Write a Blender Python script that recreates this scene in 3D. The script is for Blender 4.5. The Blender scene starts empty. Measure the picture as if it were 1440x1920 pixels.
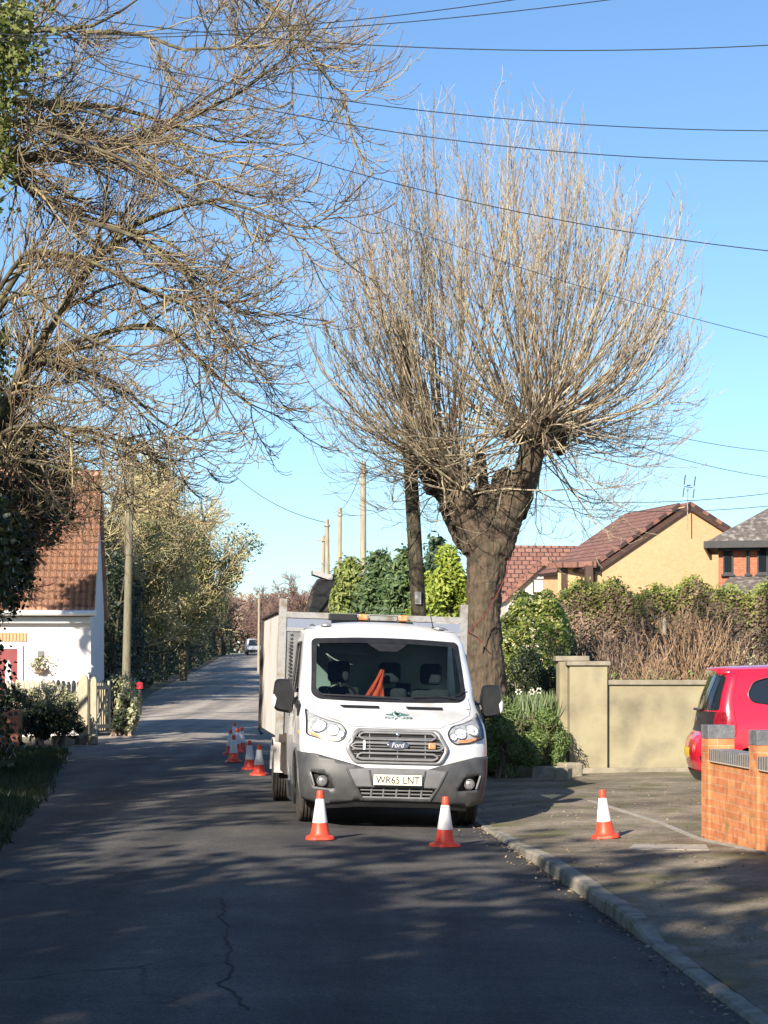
import bpy, math, random
import numpy as np
from mathutils import Vector, Matrix, geometry
sc = bpy.context.scene
R = math.radians
# ------------------------------------------------------------------ camera
F = 3700.0                                   # focal length in photo pixels (1440 wide)
cam_d = bpy.data.cameras.new('camera'); cam = bpy.data.objects.new('camera', cam_d)
sc.collection.objects.link(cam); sc.camera = cam
cam.location = (0, 0, 1.7); cam.rotation_euler = (R(90), 0, 0)
cam_d.sensor_fit = 'HORIZONTAL'; cam_d.sensor_width = 24; cam_d.lens = F / 1440 * 24
cam_d.shift_y = 290 / 1440; cam_d.clip_start = .1; cam_d.clip_end = 6000
# ------------------------------------------------------------------ sky and sun
SUN_EL = 29.0; SUN_TO = Vector((0.46, 0.888, 0)).normalized()      # horizontal direction the light travels
w = bpy.data.worlds.new('World'); sc.world = w; w.use_nodes = True
nt = w.node_tree; bg = nt.nodes['Background']
sky = nt.nodes.new('ShaderNodeTexSky'); sky.sky_type = 'NISHITA'; sky.sun_disc = False
sky.sun_elevation = R(SUN_EL)
sx, sy = -SUN_TO.x, -SUN_TO.y
sky.sun_rotation = math.atan2(sx, sy); sky.air_density = 1.0; sky.dust_density = .3; sky.ozone_density = 3.0
tn = nt.nodes.new('ShaderNodeMix'); tn.data_type = 'RGBA'; tn.blend_type = 'MULTIPLY'; tn.inputs[0].default_value = 1; tn.inputs[7].default_value = (.84, 1.005, 1.14, 1)
nt.links.new(sky.outputs[0], tn.inputs[6]); nt.links.new(tn.outputs[2], bg.inputs[0]); bg.inputs[1].default_value = .072
sun_d = bpy.data.lights.new('sun', 'SUN'); sun_d.energy = 4.5; sun_d.angle = R(.5); sun_d.color = (1, .90, .76)
sun = bpy.data.objects.new('sun', sun_d); sc.collection.objects.link(sun)
ce, se = math.cos(R(SUN_EL)), math.sin(R(SUN_EL))
sun.rotation_euler = Vector((SUN_TO.x * ce, SUN_TO.y * ce, -se)).to_track_quat('-Z', 'Y').to_euler()
sc.view_settings.view_transform = 'Standard'; sc.view_settings.look = 'None'
sc.view_settings.exposure = 1.12; sc.view_settings.gamma = 1
# ------------------------------------------------------------------ helpers
def link(o, parent=None):
    sc.collection.objects.link(o)
    if parent is not None: o.parent = parent
    return o
def tag(o, label=None, cat=None, group=None, kind=None):
    for k, v in (('label', label), ('category', cat), ('group', group), ('kind', kind)):
        if v: o[k] = v
    return o
def empty(name, loc=(0, 0, 0), rz=0, label=None, cat=None, group=None):
    o = bpy.data.objects.new(name, None); link(o); o.location = loc; o.rotation_euler = (0, 0, rz)
    return tag(o, label, cat, group)
def copy_tree(o, parent=None):
    c = o.copy(); link(c, parent)
    for ch in o.children: copy_tree(ch, c)
    return c
def mk(name, V, Fc, mat, parent=None, smooth=False):
    """V (N,3); Fc list of faces or int array (M,k)"""
    me = bpy.data.meshes.new(name)
    V = np.asarray(V, dtype=np.float32)
    if isinstance(Fc, np.ndarray):
        M, k = Fc.shape
        me.vertices.add(len(V)); me.vertices.foreach_set('co', V.ravel())
        me.loops.add(M * k); me.loops.foreach_set('vertex_index', Fc.ravel().astype(np.int32))
        me.polygons.add(M)
        me.polygons.foreach_set('loop_start', np.arange(0, M * k, k, dtype=np.int32))
        me.update(calc_edges=True)
    else:
        me.from_pydata([tuple(map(float, v)) for v in V], [], [tuple(f) for f in Fc])
    if smooth: me.polygons.foreach_set('use_smooth', np.ones(len(me.polygons), dtype=bool))
    if isinstance(mat, (list, tuple)):
        for m in mat: me.materials.append(m)
    else: me.materials.append(mat)
    me.update()
    return link(bpy.data.objects.new(name, me), parent)
class MB:
    """collects shapes into one mesh"""
    def __init__(s): s.V = []; s.F = []; s.n = 0
    def add(s, V, Fc):
        s.V.append(np.asarray(V, float).reshape(-1, 3)); s.F += [tuple(int(i) + s.n for i in f) for f in Fc]; s.n += len(s.V[-1]); return s
    def box(s, x0, x1, y0, y1, z0, z1, M=None):
        V = np.array([(x, y, z) for z in (z0, z1) for y in (y0, y1) for x in (x0, x1)], float)
        if M is not None: V = np.array([M @ Vector(v) for v in V])
        return s.add(V, [(0, 2, 3, 1), (4, 5, 7, 6), (0, 1, 5, 4), (2, 6, 7, 3), (0, 4, 6, 2), (1, 3, 7, 5)])
    def prism(s, P, Q):
        """loops P and Q (same length) joined"""
        n = len(P)
        return s.add(list(P) + list(Q), [tuple(range(n))[::-1], tuple(range(n, 2 * n))] + [(i, (i + 1) % n, n + (i + 1) % n, n + i) for i in range(n)])
    def tube(s, P, r, k=8, caps=True):
        P = np.asarray(P, float); n = len(P); r = np.broadcast_to(np.asarray(r, float), (n,))
        V, Fq = tube_arr(P[None], r[None], k)
        Fl = [tuple(f) for f in Fq]
        if caps: Fl += [tuple(range(k))[::-1], tuple(range((n - 1) * k, n * k))]
        return s.add(V, Fl)
    def lathe(s, prof, k=24, M=None, caps=True):
        V = []; Fc = []
        for (r, z) in prof:
            for i in range(k):
                a = 2 * math.pi * i / k; V.append((r * math.cos(a), r * math.sin(a), z))
        for j in range(len(prof) - 1):
            for i in range(k):
                Fc.append((j * k + i, j * k + (i + 1) % k, (j + 1) * k + (i + 1) % k, (j + 1) * k + i))
        if caps: Fc += [tuple(range(k))[::-1], tuple(range((len(prof) - 1) * k, len(prof) * k))]
        if M is not None: V = [tuple(M @ Vector(v)) for v in V]
        return s.add(V, Fc)
    def build(s, name, mat, parent=None, smooth=False, bevel=0, seg=2):
        o = mk(name, np.concatenate(s.V), s.F, mat, parent, False)
        if bevel:
            b = o.modifiers.new('bevel', 'BEVEL'); b.width = bevel; b.segments = seg; b.limit_method = 'ANGLE'; b.angle_limit = R(40)
        if smooth: autosmooth(o)
        return o
def autosmooth(o, ang=38):
    me = o.data; me.polygons.foreach_set('use_smooth', np.ones(len(me.polygons), dtype=bool))
    try: me.set_sharp_from_angle(angle=R(ang))
    except Exception: pass
def tube_arr(P, Rr, k=3):
    m, n, _ = P.shape
    T = np.gradient(P, axis=1); T /= (np.linalg.norm(T, axis=2, keepdims=True) + 1e-9)
    mean = T.mean(axis=1); mean /= (np.linalg.norm(mean, axis=1, keepdims=True) + 1e-9)
    ref = np.zeros_like(mean); ax = np.argmin(np.abs(mean), axis=1); ref[np.arange(m), ax] = 1
    A = np.cross(T, ref[:, None, :]); A /= (np.linalg.norm(A, axis=2, keepdims=True) + 1e-9)
    B = np.cross(T, A)
    ang = np.arange(k) * 2 * math.pi / k
    V = P[:, :, None, :] + Rr[:, :, None, None] * (A[:, :, None, :] * np.cos(ang)[None, None, :, None] + B[:, :, None, :] * np.sin(ang)[None, None, :, None])
    idx = np.arange(m * n * k).reshape(m, n, k)
    a = idx[:, :-1, :]; b = np.roll(a, -1, axis=2); c = idx[:, 1:, :]; d = np.roll(c, -1, axis=2)
    return V.reshape(-1, 3), np.stack([a, b, d, c], axis=-1).reshape(-1, 4)
def strands(name, groups, mat, parent=None):
    """groups: list of (P,R,k)"""
    Vs = []; Fs = []; n = 0
    for P, Rr, k in groups:
        V, Fq = tube_arr(P, Rr, k); Vs.append(V); Fs.append(Fq + n); n += len(V)
    return mk(name, np.concatenate(Vs), np.concatenate(Fs), mat, parent, True)
def nrm(v): return v / (np.linalg.norm(v, axis=-1, keepdims=True) + 1e-9)
def grow(rng, P, Rr, M, l, ang, up0=0., up1=0., jit=.1, n=6, rs=.5, tmin=.15, rmin=.004, out=None, vec=None):
    m, q, _ = P.shape
    L = np.linalg.norm(np.diff(P, axis=1), axis=2).sum(axis=1)
    idx = rng.choice(m, M, p=L / L.sum())
    t = rng.uniform(tmin, 1, M); tt = t * (q - 1) * .999; i = tt.astype(int); f = (tt - i)[:, None]
    base = P[idx, i] * (1 - f) + P[idx, i + 1] * f
    tang = nrm(P[idx, i + 1] - P[idx, i]); rb = Rr[idx, i]
    v = rng.normal(size=(M, 3)); v -= (v * tang).sum(1, keepdims=True) * tang; v = nrm(v)
    a = (ang * rng.uniform(.6, 1.35, M))[:, None]
    d = np.cos(a) * tang + np.sin(a) * v
    ln = rng.uniform(l[0], l[1], M) * (1.15 - .55 * t)
    ln = np.minimum(ln, np.maximum(L[idx] * 1.2, .1))
    pts = [base]; p = base.copy()
    for k in range(1, n):
        s = k / (n - 1)
        d = d + rng.normal(size=(M, 3)) * jit; d[:, 2] += up0 * (1 - s) + up1 * s
        if vec is not None: d = d + np.asarray(vec) / (n - 1)
        d = nrm(d); p = p + d * (ln / (n - 1))[:, None]; pts.append(p.copy())
    P2 = np.stack(pts, axis=1)
    r0 = np.maximum(rb * rs, rmin * 1.3)
    R2 = np.maximum(r0[:, None] * (1 - .75 * np.linspace(0, 1, n))[None], rmin)
    return P2, R2
def poly_strand(pts, r0, r1, n=14):
    pts = np.asarray(pts, float); s = np.r_[0, np.cumsum(np.linalg.norm(np.diff(pts, axis=0), axis=1))]; s /= s[-1]
    u = np.linspace(0, 1, n * 3); Q = np.stack([np.interp(u, s, pts[:, i]) for i in range(3)], 1)
    for _ in range(4):
        Q[1:-1] = .5 * Q[1:-1] + .25 * (Q[:-2] + Q[2:])
    Q = Q[np.linspace(0, len(Q) - 1, n).astype(int)]
    return Q, np.linspace(r0, r1, n)
def leaves(name, C, size, mat, parent=None, rng=None, normal=None, aspect=.55, spread=1.0, hang=0.):
    """a curved four-point leaf on each centre"""
    N = len(C); rng = rng or np.random.default_rng(1)
    nn = rng.normal(size=(N, 3)) * spread
    if normal is not None: nn = nn + normal + np.array([-.40, -.75, .55]) * .8
    nn = nrm(nn); u = rng.normal(size=(N, 3)); u[:, 2] -= hang; u -= (u * nn).sum(1, keepdims=True) * nn; u = nrm(u); v = np.cross(nn, u)
    s = (size * rng.uniform(.6, 1.3, N))[:, None] if np.isscalar(size) else size[:, None]
    V = np.stack([C - u * s * .5, C + v * s * aspect * .5 + nn * s * .08, C + u * s * .5, C - v * s * aspect * .5 + nn * s * .08], 1).reshape(-1, 3)
    return mk(name, V, np.arange(4 * N).reshape(N, 4), mat, parent)
def W(px, py, d): return np.array([(px - 720) * d / F, d, 1.7 - (py - 1250) * d / F])
def cdt(outer, holes=(), step=.05, seed=0):
    """triangulate outer (2-D list) minus holes with interior points"""
    def dens(P):
        out = []
        for i in range(len(P)):
            a = np.array(P[i], float); b = np.array(P[(i + 1) % len(P)], float); n = max(1, int(np.linalg.norm(b - a) / step + .5))
            out += [tuple(a + (b - a) * k / n) for k in range(n)]
        return out
    loops = [dens(outer)] + [dens(h) for h in holes]
    pts = []; edges = []
    for L in loops:
        o = len(pts); pts += L; edges += [(o + i, o + (i + 1) % len(L)) for i in range(len(L))]
    A = np.array(outer); lo, hi = A.min(0), A.max(0)
    gx = np.arange(lo[0] + step * .5, hi[0], step); gy = np.arange(lo[1] + step * .5, hi[1], step)
    G = np.array([(x, y) for y in gy for x in gx]).reshape(-1, 2)
    if len(G):
        E = np.array(pts)
        dmin = np.array([np.min((E[:, 0] - g[0]) ** 2 + (E[:, 1] - g[1]) ** 2) for g in G])
        G = G[dmin > (step * .45) ** 2]
        pts += [tuple(g) for g in G]
    r = geometry.delaunay_2d_cdt([Vector(p) for p in pts], edges, [], 0, 1e-6)
    V = np.array([tuple(v) for v in r[0]]); Fc = r[2]
    def inside(P, L):
        x, y = P; c = False; n = len(L); j = n - 1
        for i in range(n):
            if (L[i][1] > y) != (L[j][1] > y) and x < (L[j][0] - L[i][0]) * (y - L[i][1]) / (L[j][1] - L[i][1]) + L[i][0]: c = not c
            j = i
        return c
    out = []
    for f in Fc:
        c = V[list(f)].mean(0)
        if inside(c, loops[0]) and not any(inside(c, h) for h in loops[1:]): out.append(tuple(f))
    return V, out
def rpoly(P, r=.03, k=4):
    """round polygon corners"""
    P = [np.array(p, float) for p in P]; out = []
    for i in range(len(P)):
        a, b, c = P[i - 1], P[i], P[(i + 1) % len(P)]
        d1 = a - b; d2 = c - b; l1 = np.linalg.norm(d1); l2 = np.linalg.norm(d2); rr = min(r, l1 * .45, l2 * .45)
        s, e = b + d1 / l1 * rr, b + d2 / l2 * rr
        for j in range(k + 1):
            t = j / k; out.append(tuple((1 - t) ** 2 * s + 2 * t * (1 - t) * b + t * t * e))
    return out
def text_mesh(body, size, bold=.0):
    cu = bpy.data.curves.new('lettering', 'FONT'); cu.body = body; cu.size = size; cu.align_x = 'CENTER'; cu.offset = bold; cu.resolution_u = 3
    o = bpy.data.objects.new('lettering', cu); sc.collection.objects.link(o)
    me = bpy.data.meshes.new_from_object(o.evaluated_get(bpy.context.evaluated_depsgraph_get()))
    V = np.array([tuple(v.co) for v in me.vertices]); Fc = [tuple(p.vertices) for p in me.polygons]
    bpy.data.objects.remove(o); bpy.data.curves.remove(cu)
    return V, Fc
# ------------------------------------------------------------------ materials
def ramp(nt, stops):
    r = nt.nodes.new('ShaderNodeValToRGB'); e = r.color_ramp.elements
    while len(e) > 1: e.remove(e[-1])
    e[0].position = stops[0][0]; e[0].color = (*stops[0][1], 1)
    for p, c in stops[1:]:
        k = e.new(p); k.color = (*c, 1)
    return r
def pmat(name, cols, scale=4, rough=.6, metal=0, bump=0, bscale=60, mode='noise', coords='Object', spec=.5, coat=0, transl=0, detail=6, emit=None, stretch=None):
    m = bpy.data.materials.new(name); m.use_nodes = True; nt = m.node_tree; b = nt.nodes['Principled BSDF']
    if isinstance(cols[0], (int, float)): cols = [cols]
    stops = [(.3 + .4 * i / max(1, len(cols) - 1), c) for i, c in enumerate(cols)] if mode == 'noise' else [(i / max(1, len(cols) - 1), c) for i, c in enumerate(cols)]
    b.inputs['Roughness'].default_value = rough; b.inputs['Metallic'].default_value = metal
    b.inputs['Specular IOR Level'].default_value = spec; b.inputs['Coat Weight'].default_value = coat
    tc = nt.nodes.new('ShaderNodeTexCoord'); src = tc.outputs[coords]
    if coords == 'World':
        pass
    if stretch:
        mp = nt.nodes.new('ShaderNodeMapping'); mp.inputs['Scale'].default_value = stretch; nt.links.new(src, mp.inputs[0]); src = mp.outputs[0]
    col = None
    if len(cols) == 1: b.inputs['Base Color'].default_value = (*cols[0], 1)
    elif mode == 'island':
        g = nt.nodes.new('ShaderNodeNewGeometry'); r = ramp(nt, stops); nt.links.new(g.outputs['Random Per Island'], r.inputs[0]); col = r.outputs[0]
    else:
        n = nt.nodes.new('ShaderNodeTexNoise'); n.inputs['Scale'].default_value = scale; n.inputs['Detail'].default_value = detail; nt.links.new(src, n.inputs[0])
        r = ramp(nt, stops); nt.links.new(n.outputs[0], r.inputs[0]); col = r.outputs[0]
    if col is not None: nt.links.new(col, b.inputs['Base Color'])
    if bump:
        n = nt.nodes.new('ShaderNodeTexNoise'); n.inputs['Scale'].default_value = bscale; n.inputs['Detail'].default_value = 4; nt.links.new(src, n.inputs[0])
        bp = nt.nodes.new('ShaderNodeBump'); bp.inputs['Strength'].default_value = bump; bp.inputs['Distance'].default_value = .02
        nt.links.new(n.outputs[0], bp.inputs['Height']); nt.links.new(bp.outputs[0], b.inputs['Normal'])
    if transl:
        t = nt.nodes.new('ShaderNodeBsdfTranslucent'); mx = nt.nodes.new('ShaderNodeMixShader'); mx.inputs[0].default_value = transl
        if col is not None: nt.links.new(col, t.inputs[0])
        else: t.inputs[0].default_value = (*cols[0], 1)
        nt.links.new(b.outputs[0], mx.inputs[1]); nt.links.new(t.outputs[0], mx.inputs[2])
        nt.links.new(mx.outputs[0], nt.nodes['Material Output'].inputs[0])
    if emit: b.inputs['Emission Color'].default_value = (*emit[0], 1); b.inputs['Emission Strength'].default_value = emit[1]
    return m
def brickmat(name, cols, mortar=(.42, .38, .32), stain=None, bw=.225, rh=.075, rough=.85, bump=.6, ms=.008, blot=.8):
    m = bpy.data.materials.new(name); m.use_nodes = True; nt = m.node_tree; b = nt.nodes['Principled BSDF']; L = nt.links.new
    b.inputs['Roughness'].default_value = rough
    tc = nt.nodes.new('ShaderNodeTexCoord'); sp = nt.nodes.new('ShaderNodeSeparateXYZ'); L(tc.outputs['Object'], sp.inputs[0])
    ad = nt.nodes.new('ShaderNodeMath'); L(sp.outputs[0], ad.inputs[0]); L(sp.outputs[1], ad.inputs[1])
    cb = nt.nodes.new('ShaderNodeCombineXYZ'); L(ad.outputs[0], cb.inputs[0]); L(sp.outputs[2], cb.inputs[1])
    br = nt.nodes.new('ShaderNodeTexBrick'); L(cb.outputs[0], br.inputs[0])
    br.inputs['Scale'].default_value = 1; br.inputs['Brick Width'].default_value = bw; br.inputs['Row Height'].default_value = rh
    br.inputs['Mortar Size'].default_value = ms; br.inputs['Color1'].default_value = (*cols[0], 1); br.inputs['Color2'].default_value = (*cols[1], 1)
    br.inputs['Mortar'].default_value = (*mortar, 1); br.inputs['Bias'].default_value = -.1
    n = nt.nodes.new('ShaderNodeTexNoise'); n.inputs['Scale'].default_value = 9; n.inputs['Detail'].default_value = 8; L(tc.outputs['Object'], n.inputs[0])
    mx = nt.nodes.new('ShaderNodeMix'); mx.data_type = 'RGBA'; mx.blend_type = 'MULTIPLY'; mx.inputs[0].default_value = blot
    r = ramp(nt, [(.3, (.6, .58, .55)), (.7, (1.2, 1.2, 1.2))]); L(n.outputs[0], r.inputs[0]); L(br.outputs[0], mx.inputs[6]); L(r.outputs[0], mx.inputs[7])
    out = mx.outputs[2]
    if stain:
        n2 = nt.nodes.new('ShaderNodeTexNoise'); n2.inputs['Scale'].default_value = 1.9; n2.inputs['Detail'].default_value = 12; n2.inputs['Roughness'].default_value = .7; L(tc.outputs['Object'], n2.inputs[0])
        r2 = ramp(nt, [(.59, (0, 0, 0)), (.68, (.75, .75, .75))]); L(n2.outputs[0], r2.inputs[0])
        m3 = nt.nodes.new('ShaderNodeMix'); m3.data_type = 'RGBA'; L(r2.outputs[0], m3.inputs[0]); L(out, m3.inputs[6]); m3.inputs[7].default_value = (*stain, 1); out = m3.outputs[2]
    L(out, b.inputs['Base Color'])
    bp = nt.nodes.new('ShaderNodeBump'); bp.inputs['Strength'].default_value = bump; bp.inputs['Distance'].default_value = .006; bp.invert = True
    L(br.outputs['Fac'], bp.inputs['Height']); L(bp.outputs[0], b.inputs['Normal'])
    return m
def glassmat(name, tint=(.8, .9, .88), rough=.02, ior=1.5, op=0.0):
    m = bpy.data.materials.new(name); m.use_nodes = True; nt = m.node_tree; nt.nodes.remove(nt.nodes['Principled BSDF'])
    t = nt.nodes.new('ShaderNodeBsdfTransparent'); t.inputs[0].default_value = (*tint, 1)
    g = nt.nodes.new('ShaderNodeBsdfGlossy'); g.inputs['Roughness'].default_value = rough
    fr = nt.nodes.new('ShaderNodeFresnel'); fr.inputs[0].default_value = ior
    mx = nt.nodes.new('ShaderNodeMixShader'); nt.links.new(fr.outputs[0], mx.inputs[0]); nt.links.new(t.outputs[0], mx.inputs[1]); nt.links.new(g.outputs[0], mx.inputs[2])
    nt.links.new(mx.outputs[0], nt.nodes['Material Output'].inputs[0]); return m
M = {}
M['white_paint'] = pmat('white paint', [(.47, .46, .44), (.62, .63, .64), (.70, .70, .70)], 2.2, .3, coat=.6, detail=10)
M['grey_plastic'] = pmat('grey plastic', [(.045, .047, .051), (.078, .078, .08)], 8, .5, bump=.05, bscale=400)
M['black_plastic'] = pmat('black plastic', [(.012, .012, .014), (.022, .022, .022)], 10, .4)
M['rubber'] = pmat('rubber', [(.02, .019, .018), (.075, .062, .05)], 14, .85, bump=.3, bscale=90)
M['slat_grey'] = pmat('grille grey', [(.22, .22, .225), (.30, .30, .30)], 8, .35, metal=.3)
M['dark_void'] = pmat('dark grille back', (.006, .006, .007), rough=.8)
M['chrome'] = pmat('chrome', (.75, .76, .78), rough=.15, metal=1)
M['reflector'] = pmat('lamp reflector', [(.55, .55, .56), (.85, .85, .85)], 45, .3, metal=.25)
M['lamp_glass'] = glassmat('lamp glass', (.95, .97, .97), ior=1.2)
M['amber'] = pmat('amber lens', [(.55, .16, .05), (.75, .36, .18)], 30, .25)
M['wglass'] = glassmat('windscreen glass', (.62, .74, .70), ior=1.38)
M['galv'] = pmat('galvanised steel', [(.30, .30, .30), (.42, .41, .39), (.25, .2, .15)], 6, .45, metal=.5, bump=.1, bscale=120)
M['rust_panel'] = pmat('weathered tipper panel', [(.68, .62, .59), (.72, .66, .62), (.66, .58, .54), (.42, .35, .29)], 1.1, .6, bump=.1, bscale=40, detail=9)
M['dark_metal'] = pmat('dark metal', [(.03, .028, .026), (.08, .06, .05)], 8, .6, metal=.3)
M['seat'] = pmat('seat cloth', [(.018, .02, .028), (.03, .034, .045)], 20, .9)
M['cab_trim'] = pmat('cab trim', [(.22, .26, .25), (.3, .34, .33)], 3, .7)
M['orange_cloth'] = pmat('orange cloth', [(.45, .04, .02), (.6, .08, .03)], 15, .8)
M['yellow_plate'] = pmat('pale number plate', (.80, .76, .60), rough=.35)
M['yellow_rear'] = pmat('yellow number plate', (.75, .55, .06), rough=.4)
M['ink'] = pmat('plate lettering', (.02, .02, .02), rough=.5)
M['logo_green'] = pmat('logo green', [(.05, .16, .14), (.08, .22, .18)], 20, .4)
M['badge_blue'] = pmat('badge blue', (.05, .06, .09), rough=.45)
M['badge_script'] = pmat('badge script', (.5, .5, .52), rough=.5)
M['lamp_inner'] = pmat('lamp inner shell', [(.30, .30, .31), (.62, .62, .63)], 22, .3, metal=.2)
M['red_paint'] = pmat('red car paint', [(.62, .008, .03), (.66, .012, .035)], 1.5, .22, coat=1)
M['dark_glass'] = pmat('dark car glass', (.012, .016, .02), rough=.04, spec=.8)
M['cone_red'] = pmat('cone red', [(.70, .045, .02), (.80, .075, .03), (.5, .05, .03)], 9, .45)
M['cone_white'] = pmat('cone sleeve', [(.72, .70, .68), (.85, .84, .82)], 12, .4)
M['pole_shaded'] = pmat('shaded pole timber', [(.035, .03, .022), (.10, .085, .055), (.05, .05, .03)], 3, .9, stretch=(5, 5, .5), bump=.6, bscale=25)  # pole timber darkened, the shade on this pole is in its colour
M['pole_wood'] = pmat('pole timber', [(.10, .085, .06), (.2, .18, .12), (.13, .13, .07)], 3, .85, stretch=(4, 4, .6), bump=.4, bscale=25)
M['pole_pale'] = pmat('pale pole timber', [(.28, .24, .17), (.40, .35, .25)], 3, .85, stretch=(4, 4, .6), bump=.4, bscale=25)
M['wire'] = pmat('cable', (.02, .022, .025), rough=.6)
M['bark'] = pmat('pollard bark', [(.03, .022, .015), (.11, .078, .052), (.06, .046, .03), (.11, .095, .06)], 5, .92, bump=1.6, bscale=9, detail=12, stretch=(2.2, 2.2, .55))
M['twig_grey'] = pmat('grey twig bark', [(.18, .135, .10), (.37, .30, .20), (.50, .43, .29), (.24, .17, .13)], mode='island', rough=.8)
M['twig_dark'] = pmat('lichened twig bark', [(.06, .045, .035), (.20, .145, .10), (.36, .29, .15), (.13, .085, .065), (.42, .35, .20)], mode='island', rough=.8)
M['limb_moss'] = pmat('mossy limb bark', [(.045, .038, .03), (.10, .085, .05), (.17, .16, .07)], 5, .9, bump=.8, bscale=30)
M['twig_gold'] = pmat('golden twig bark', [(.34, .28, .14), (.52, .44, .22), (.62, .54, .28), (.26, .22, .12)], mode='island', rough=.8)
M['twig_purple'] = pmat('purple twig bark', [(.14, .09, .085), (.24, .15, .13), (.30, .20, .15)], mode='island', rough=.8)
M['twig_orange'] = pmat('orange stems', [(.30, .18, .11), (.42, .28, .17), (.26, .19, .13)], mode='island', rough=.7)
M['twig_brown'] = pmat('brown stems', [(.12, .08, .06), (.22, .15, .11), (.32, .25, .18)], mode='island', rough=.8)
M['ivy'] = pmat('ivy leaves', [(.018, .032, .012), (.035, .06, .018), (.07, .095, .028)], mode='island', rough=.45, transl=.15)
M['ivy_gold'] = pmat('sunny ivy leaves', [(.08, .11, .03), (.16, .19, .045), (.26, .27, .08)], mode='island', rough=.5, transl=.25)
M['laurel'] = pmat('laurel leaves', [(.07, .14, .03), (.20, .28, .05), (.40, .44, .09), (.70, .66, .30)], mode='island', rough=.35, transl=.2)
M['conifer'] = pmat('conifer sprays', [(.04, .08, .03), (.08, .13, .045), (.13, .18, .055)], mode='island', rough=.6, transl=.15)
M['conifer_blue'] = pmat('blue conifer sprays', [(.025, .055, .03), (.05, .095, .05), (.09, .14, .07)], mode='island', rough=.6, transl=.15)
M['conifer_mid'] = pmat('olive conifer sprays', [(.09, .13, .03), (.19, .23, .05), (.30, .33, .09)], mode='island', rough=.6, transl=.2)
M['conifer_lime'] = pmat('lime conifer sprays', [(.14, .20, .02), (.26, .33, .04), (.38, .43, .07)], mode='island', rough=.6, transl=.25)
M['hedge_brown'] = pmat('brown hedge leaves', [(.17, .115, .08), (.28, .185, .13), (.36, .25, .18), (.16, .15, .07)], mode='island', rough=.7, transl=.15)
M['hedge_green'] = pmat('hedge top leaves', [(.12, .15, .04), (.24, .27, .06), (.38, .40, .10)], mode='island', rough=.6, transl=.2)
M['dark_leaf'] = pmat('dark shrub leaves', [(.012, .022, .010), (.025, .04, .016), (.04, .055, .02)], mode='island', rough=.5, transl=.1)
M['grass'] = pmat('grass blades', [(.02, .035, .010), (.035, .055, .016), (.06, .075, .03)], mode='island', rough=.6, transl=.2)
M['lav'] = pmat('feathery bush leaves', [(.06, .10, .03), (.12, .19, .05), (.22, .28, .08)], mode='island', rough=.6, transl=.2)
M['spike'] = pmat('daffodil leaves', [(.10, .16, .06), (.18, .24, .11), (.28, .32, .18)], mode='island', rough=.5, transl=.2)
M['petal'] = pmat('pale petals', [(.75, .7, .5), (.8, .78, .68)], mode='island', rough=.6)
M['fern_pale'] = pmat('pale shrub leaves', [(.20, .22, .09), (.36, .36, .20), (.5, .48, .32)], mode='island', rough=.6, transl=.2)
M['litter'] = pmat('fallen leaves', [(.10, .06, .035), (.2, .14, .08), (.32, .26, .17)], mode='island', rough=.8)
M['tile_orange'] = pmat('clay pantiles', [(.38, .17, .10), (.54, .28, .17), (.46, .25, .17), (.26, .14, .10)], 6, .8, bump=.3, bscale=40, detail=10)
M['tile_brown'] = brickmat('brown roof tiles', [(.23, .105, .075), (.30, .15, .11)], mortar=(.09, .05, .04), bw=.3, rh=.3, ms=.02)
M['tile_dark'] = pmat('lichened dark tiles', [(.07, .06, .055), (.12, .10, .09), (.30, .28, .25)], 6, .85, bump=.6, bscale=12, detail=10)
M['render_cream'] = pmat('cream render', [(.17, .15, .10), (.27, .235, .15), (.33, .29, .18), (.23, .205, .14)], 1.5, .9, bump=.3, bscale=70, detail=12)
M['coping'] = pmat('concrete coping', [(.18, .16, .12), (.30, .265, .20)], 5, .9, bump=.3, bscale=50)
M['house_pink'] = pmat('pale pink render', [(.74, .68, .66), (.80, .74, .71)], 1.2, .85, bump=.1, bscale=90)
M['house_cream'] = pmat('cream house render', [(.66, .60, .50), (.72, .66, .56)], 2, .85)
M['white_wood'] = pmat('white joinery', (.78, .78, .76), rough=.5)
M['brown_wood'] = pmat('brown joinery', [(.06, .03, .02), (.09, .05, .035)], 5, .5)
M['dark_wood'] = pmat('dark joinery', [(.02, .02, .022), (.035, .033, .033)], 5, .5)
M['door_red'] = pmat('maroon door', [(.22, .05, .05), (.28, .07, .07)], 5, .45)
M['picket'] = pmat('picket timber', [(.35, .29, .20), (.48, .42, .30), (.3, .27, .2)], 6, .85, stretch=(3, 3, .6), bump=.3, bscale=40)
M['brick_yellow'] = brickmat('buff brick', [(.60, .335, .17), (.64, .37, .20)], mortar=(.58, .37, .2), bump=.2, blot=.25)
M['brick_red'] = brickmat('orange red brick', [(.52, .17, .07), (.66, .28, .11)], mortar=(.50, .30, .16), stain=(.20, .18, .04), ms=.006)
M['brick_house'] = brickmat('red house brick', [(.42, .12, .06), (.50, .16, .08)], mortar=(.35, .2, .13))
M['brick_blue'] = pmat('blue grey engineering brick', [(.10, .105, .115), (.17, .17, .18)], 14, .55, bump=.3, bscale=40)
M['mortar'] = pmat('pale mortar', [(.42, .36, .28), (.52, .46, .36)], 20, .9)
M['kerb'] = pmat('weathered kerb', [(.16, .145, .12), (.30, .27, .22), (.11, .11, .07)], 3, .9, bump=.7, bscale=28, detail=10)
M['concrete'] = pmat('concrete slab', [(.24, .22, .19), (.36, .33, .28)], 4, .9, bump=.3, bscale=60)
M['soil'] = pmat('garden soil', [(.05, .04, .028), (.10, .085, .05), (.05, .07, .025)], 3, .95, bump=.6, bscale=15)
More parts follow.
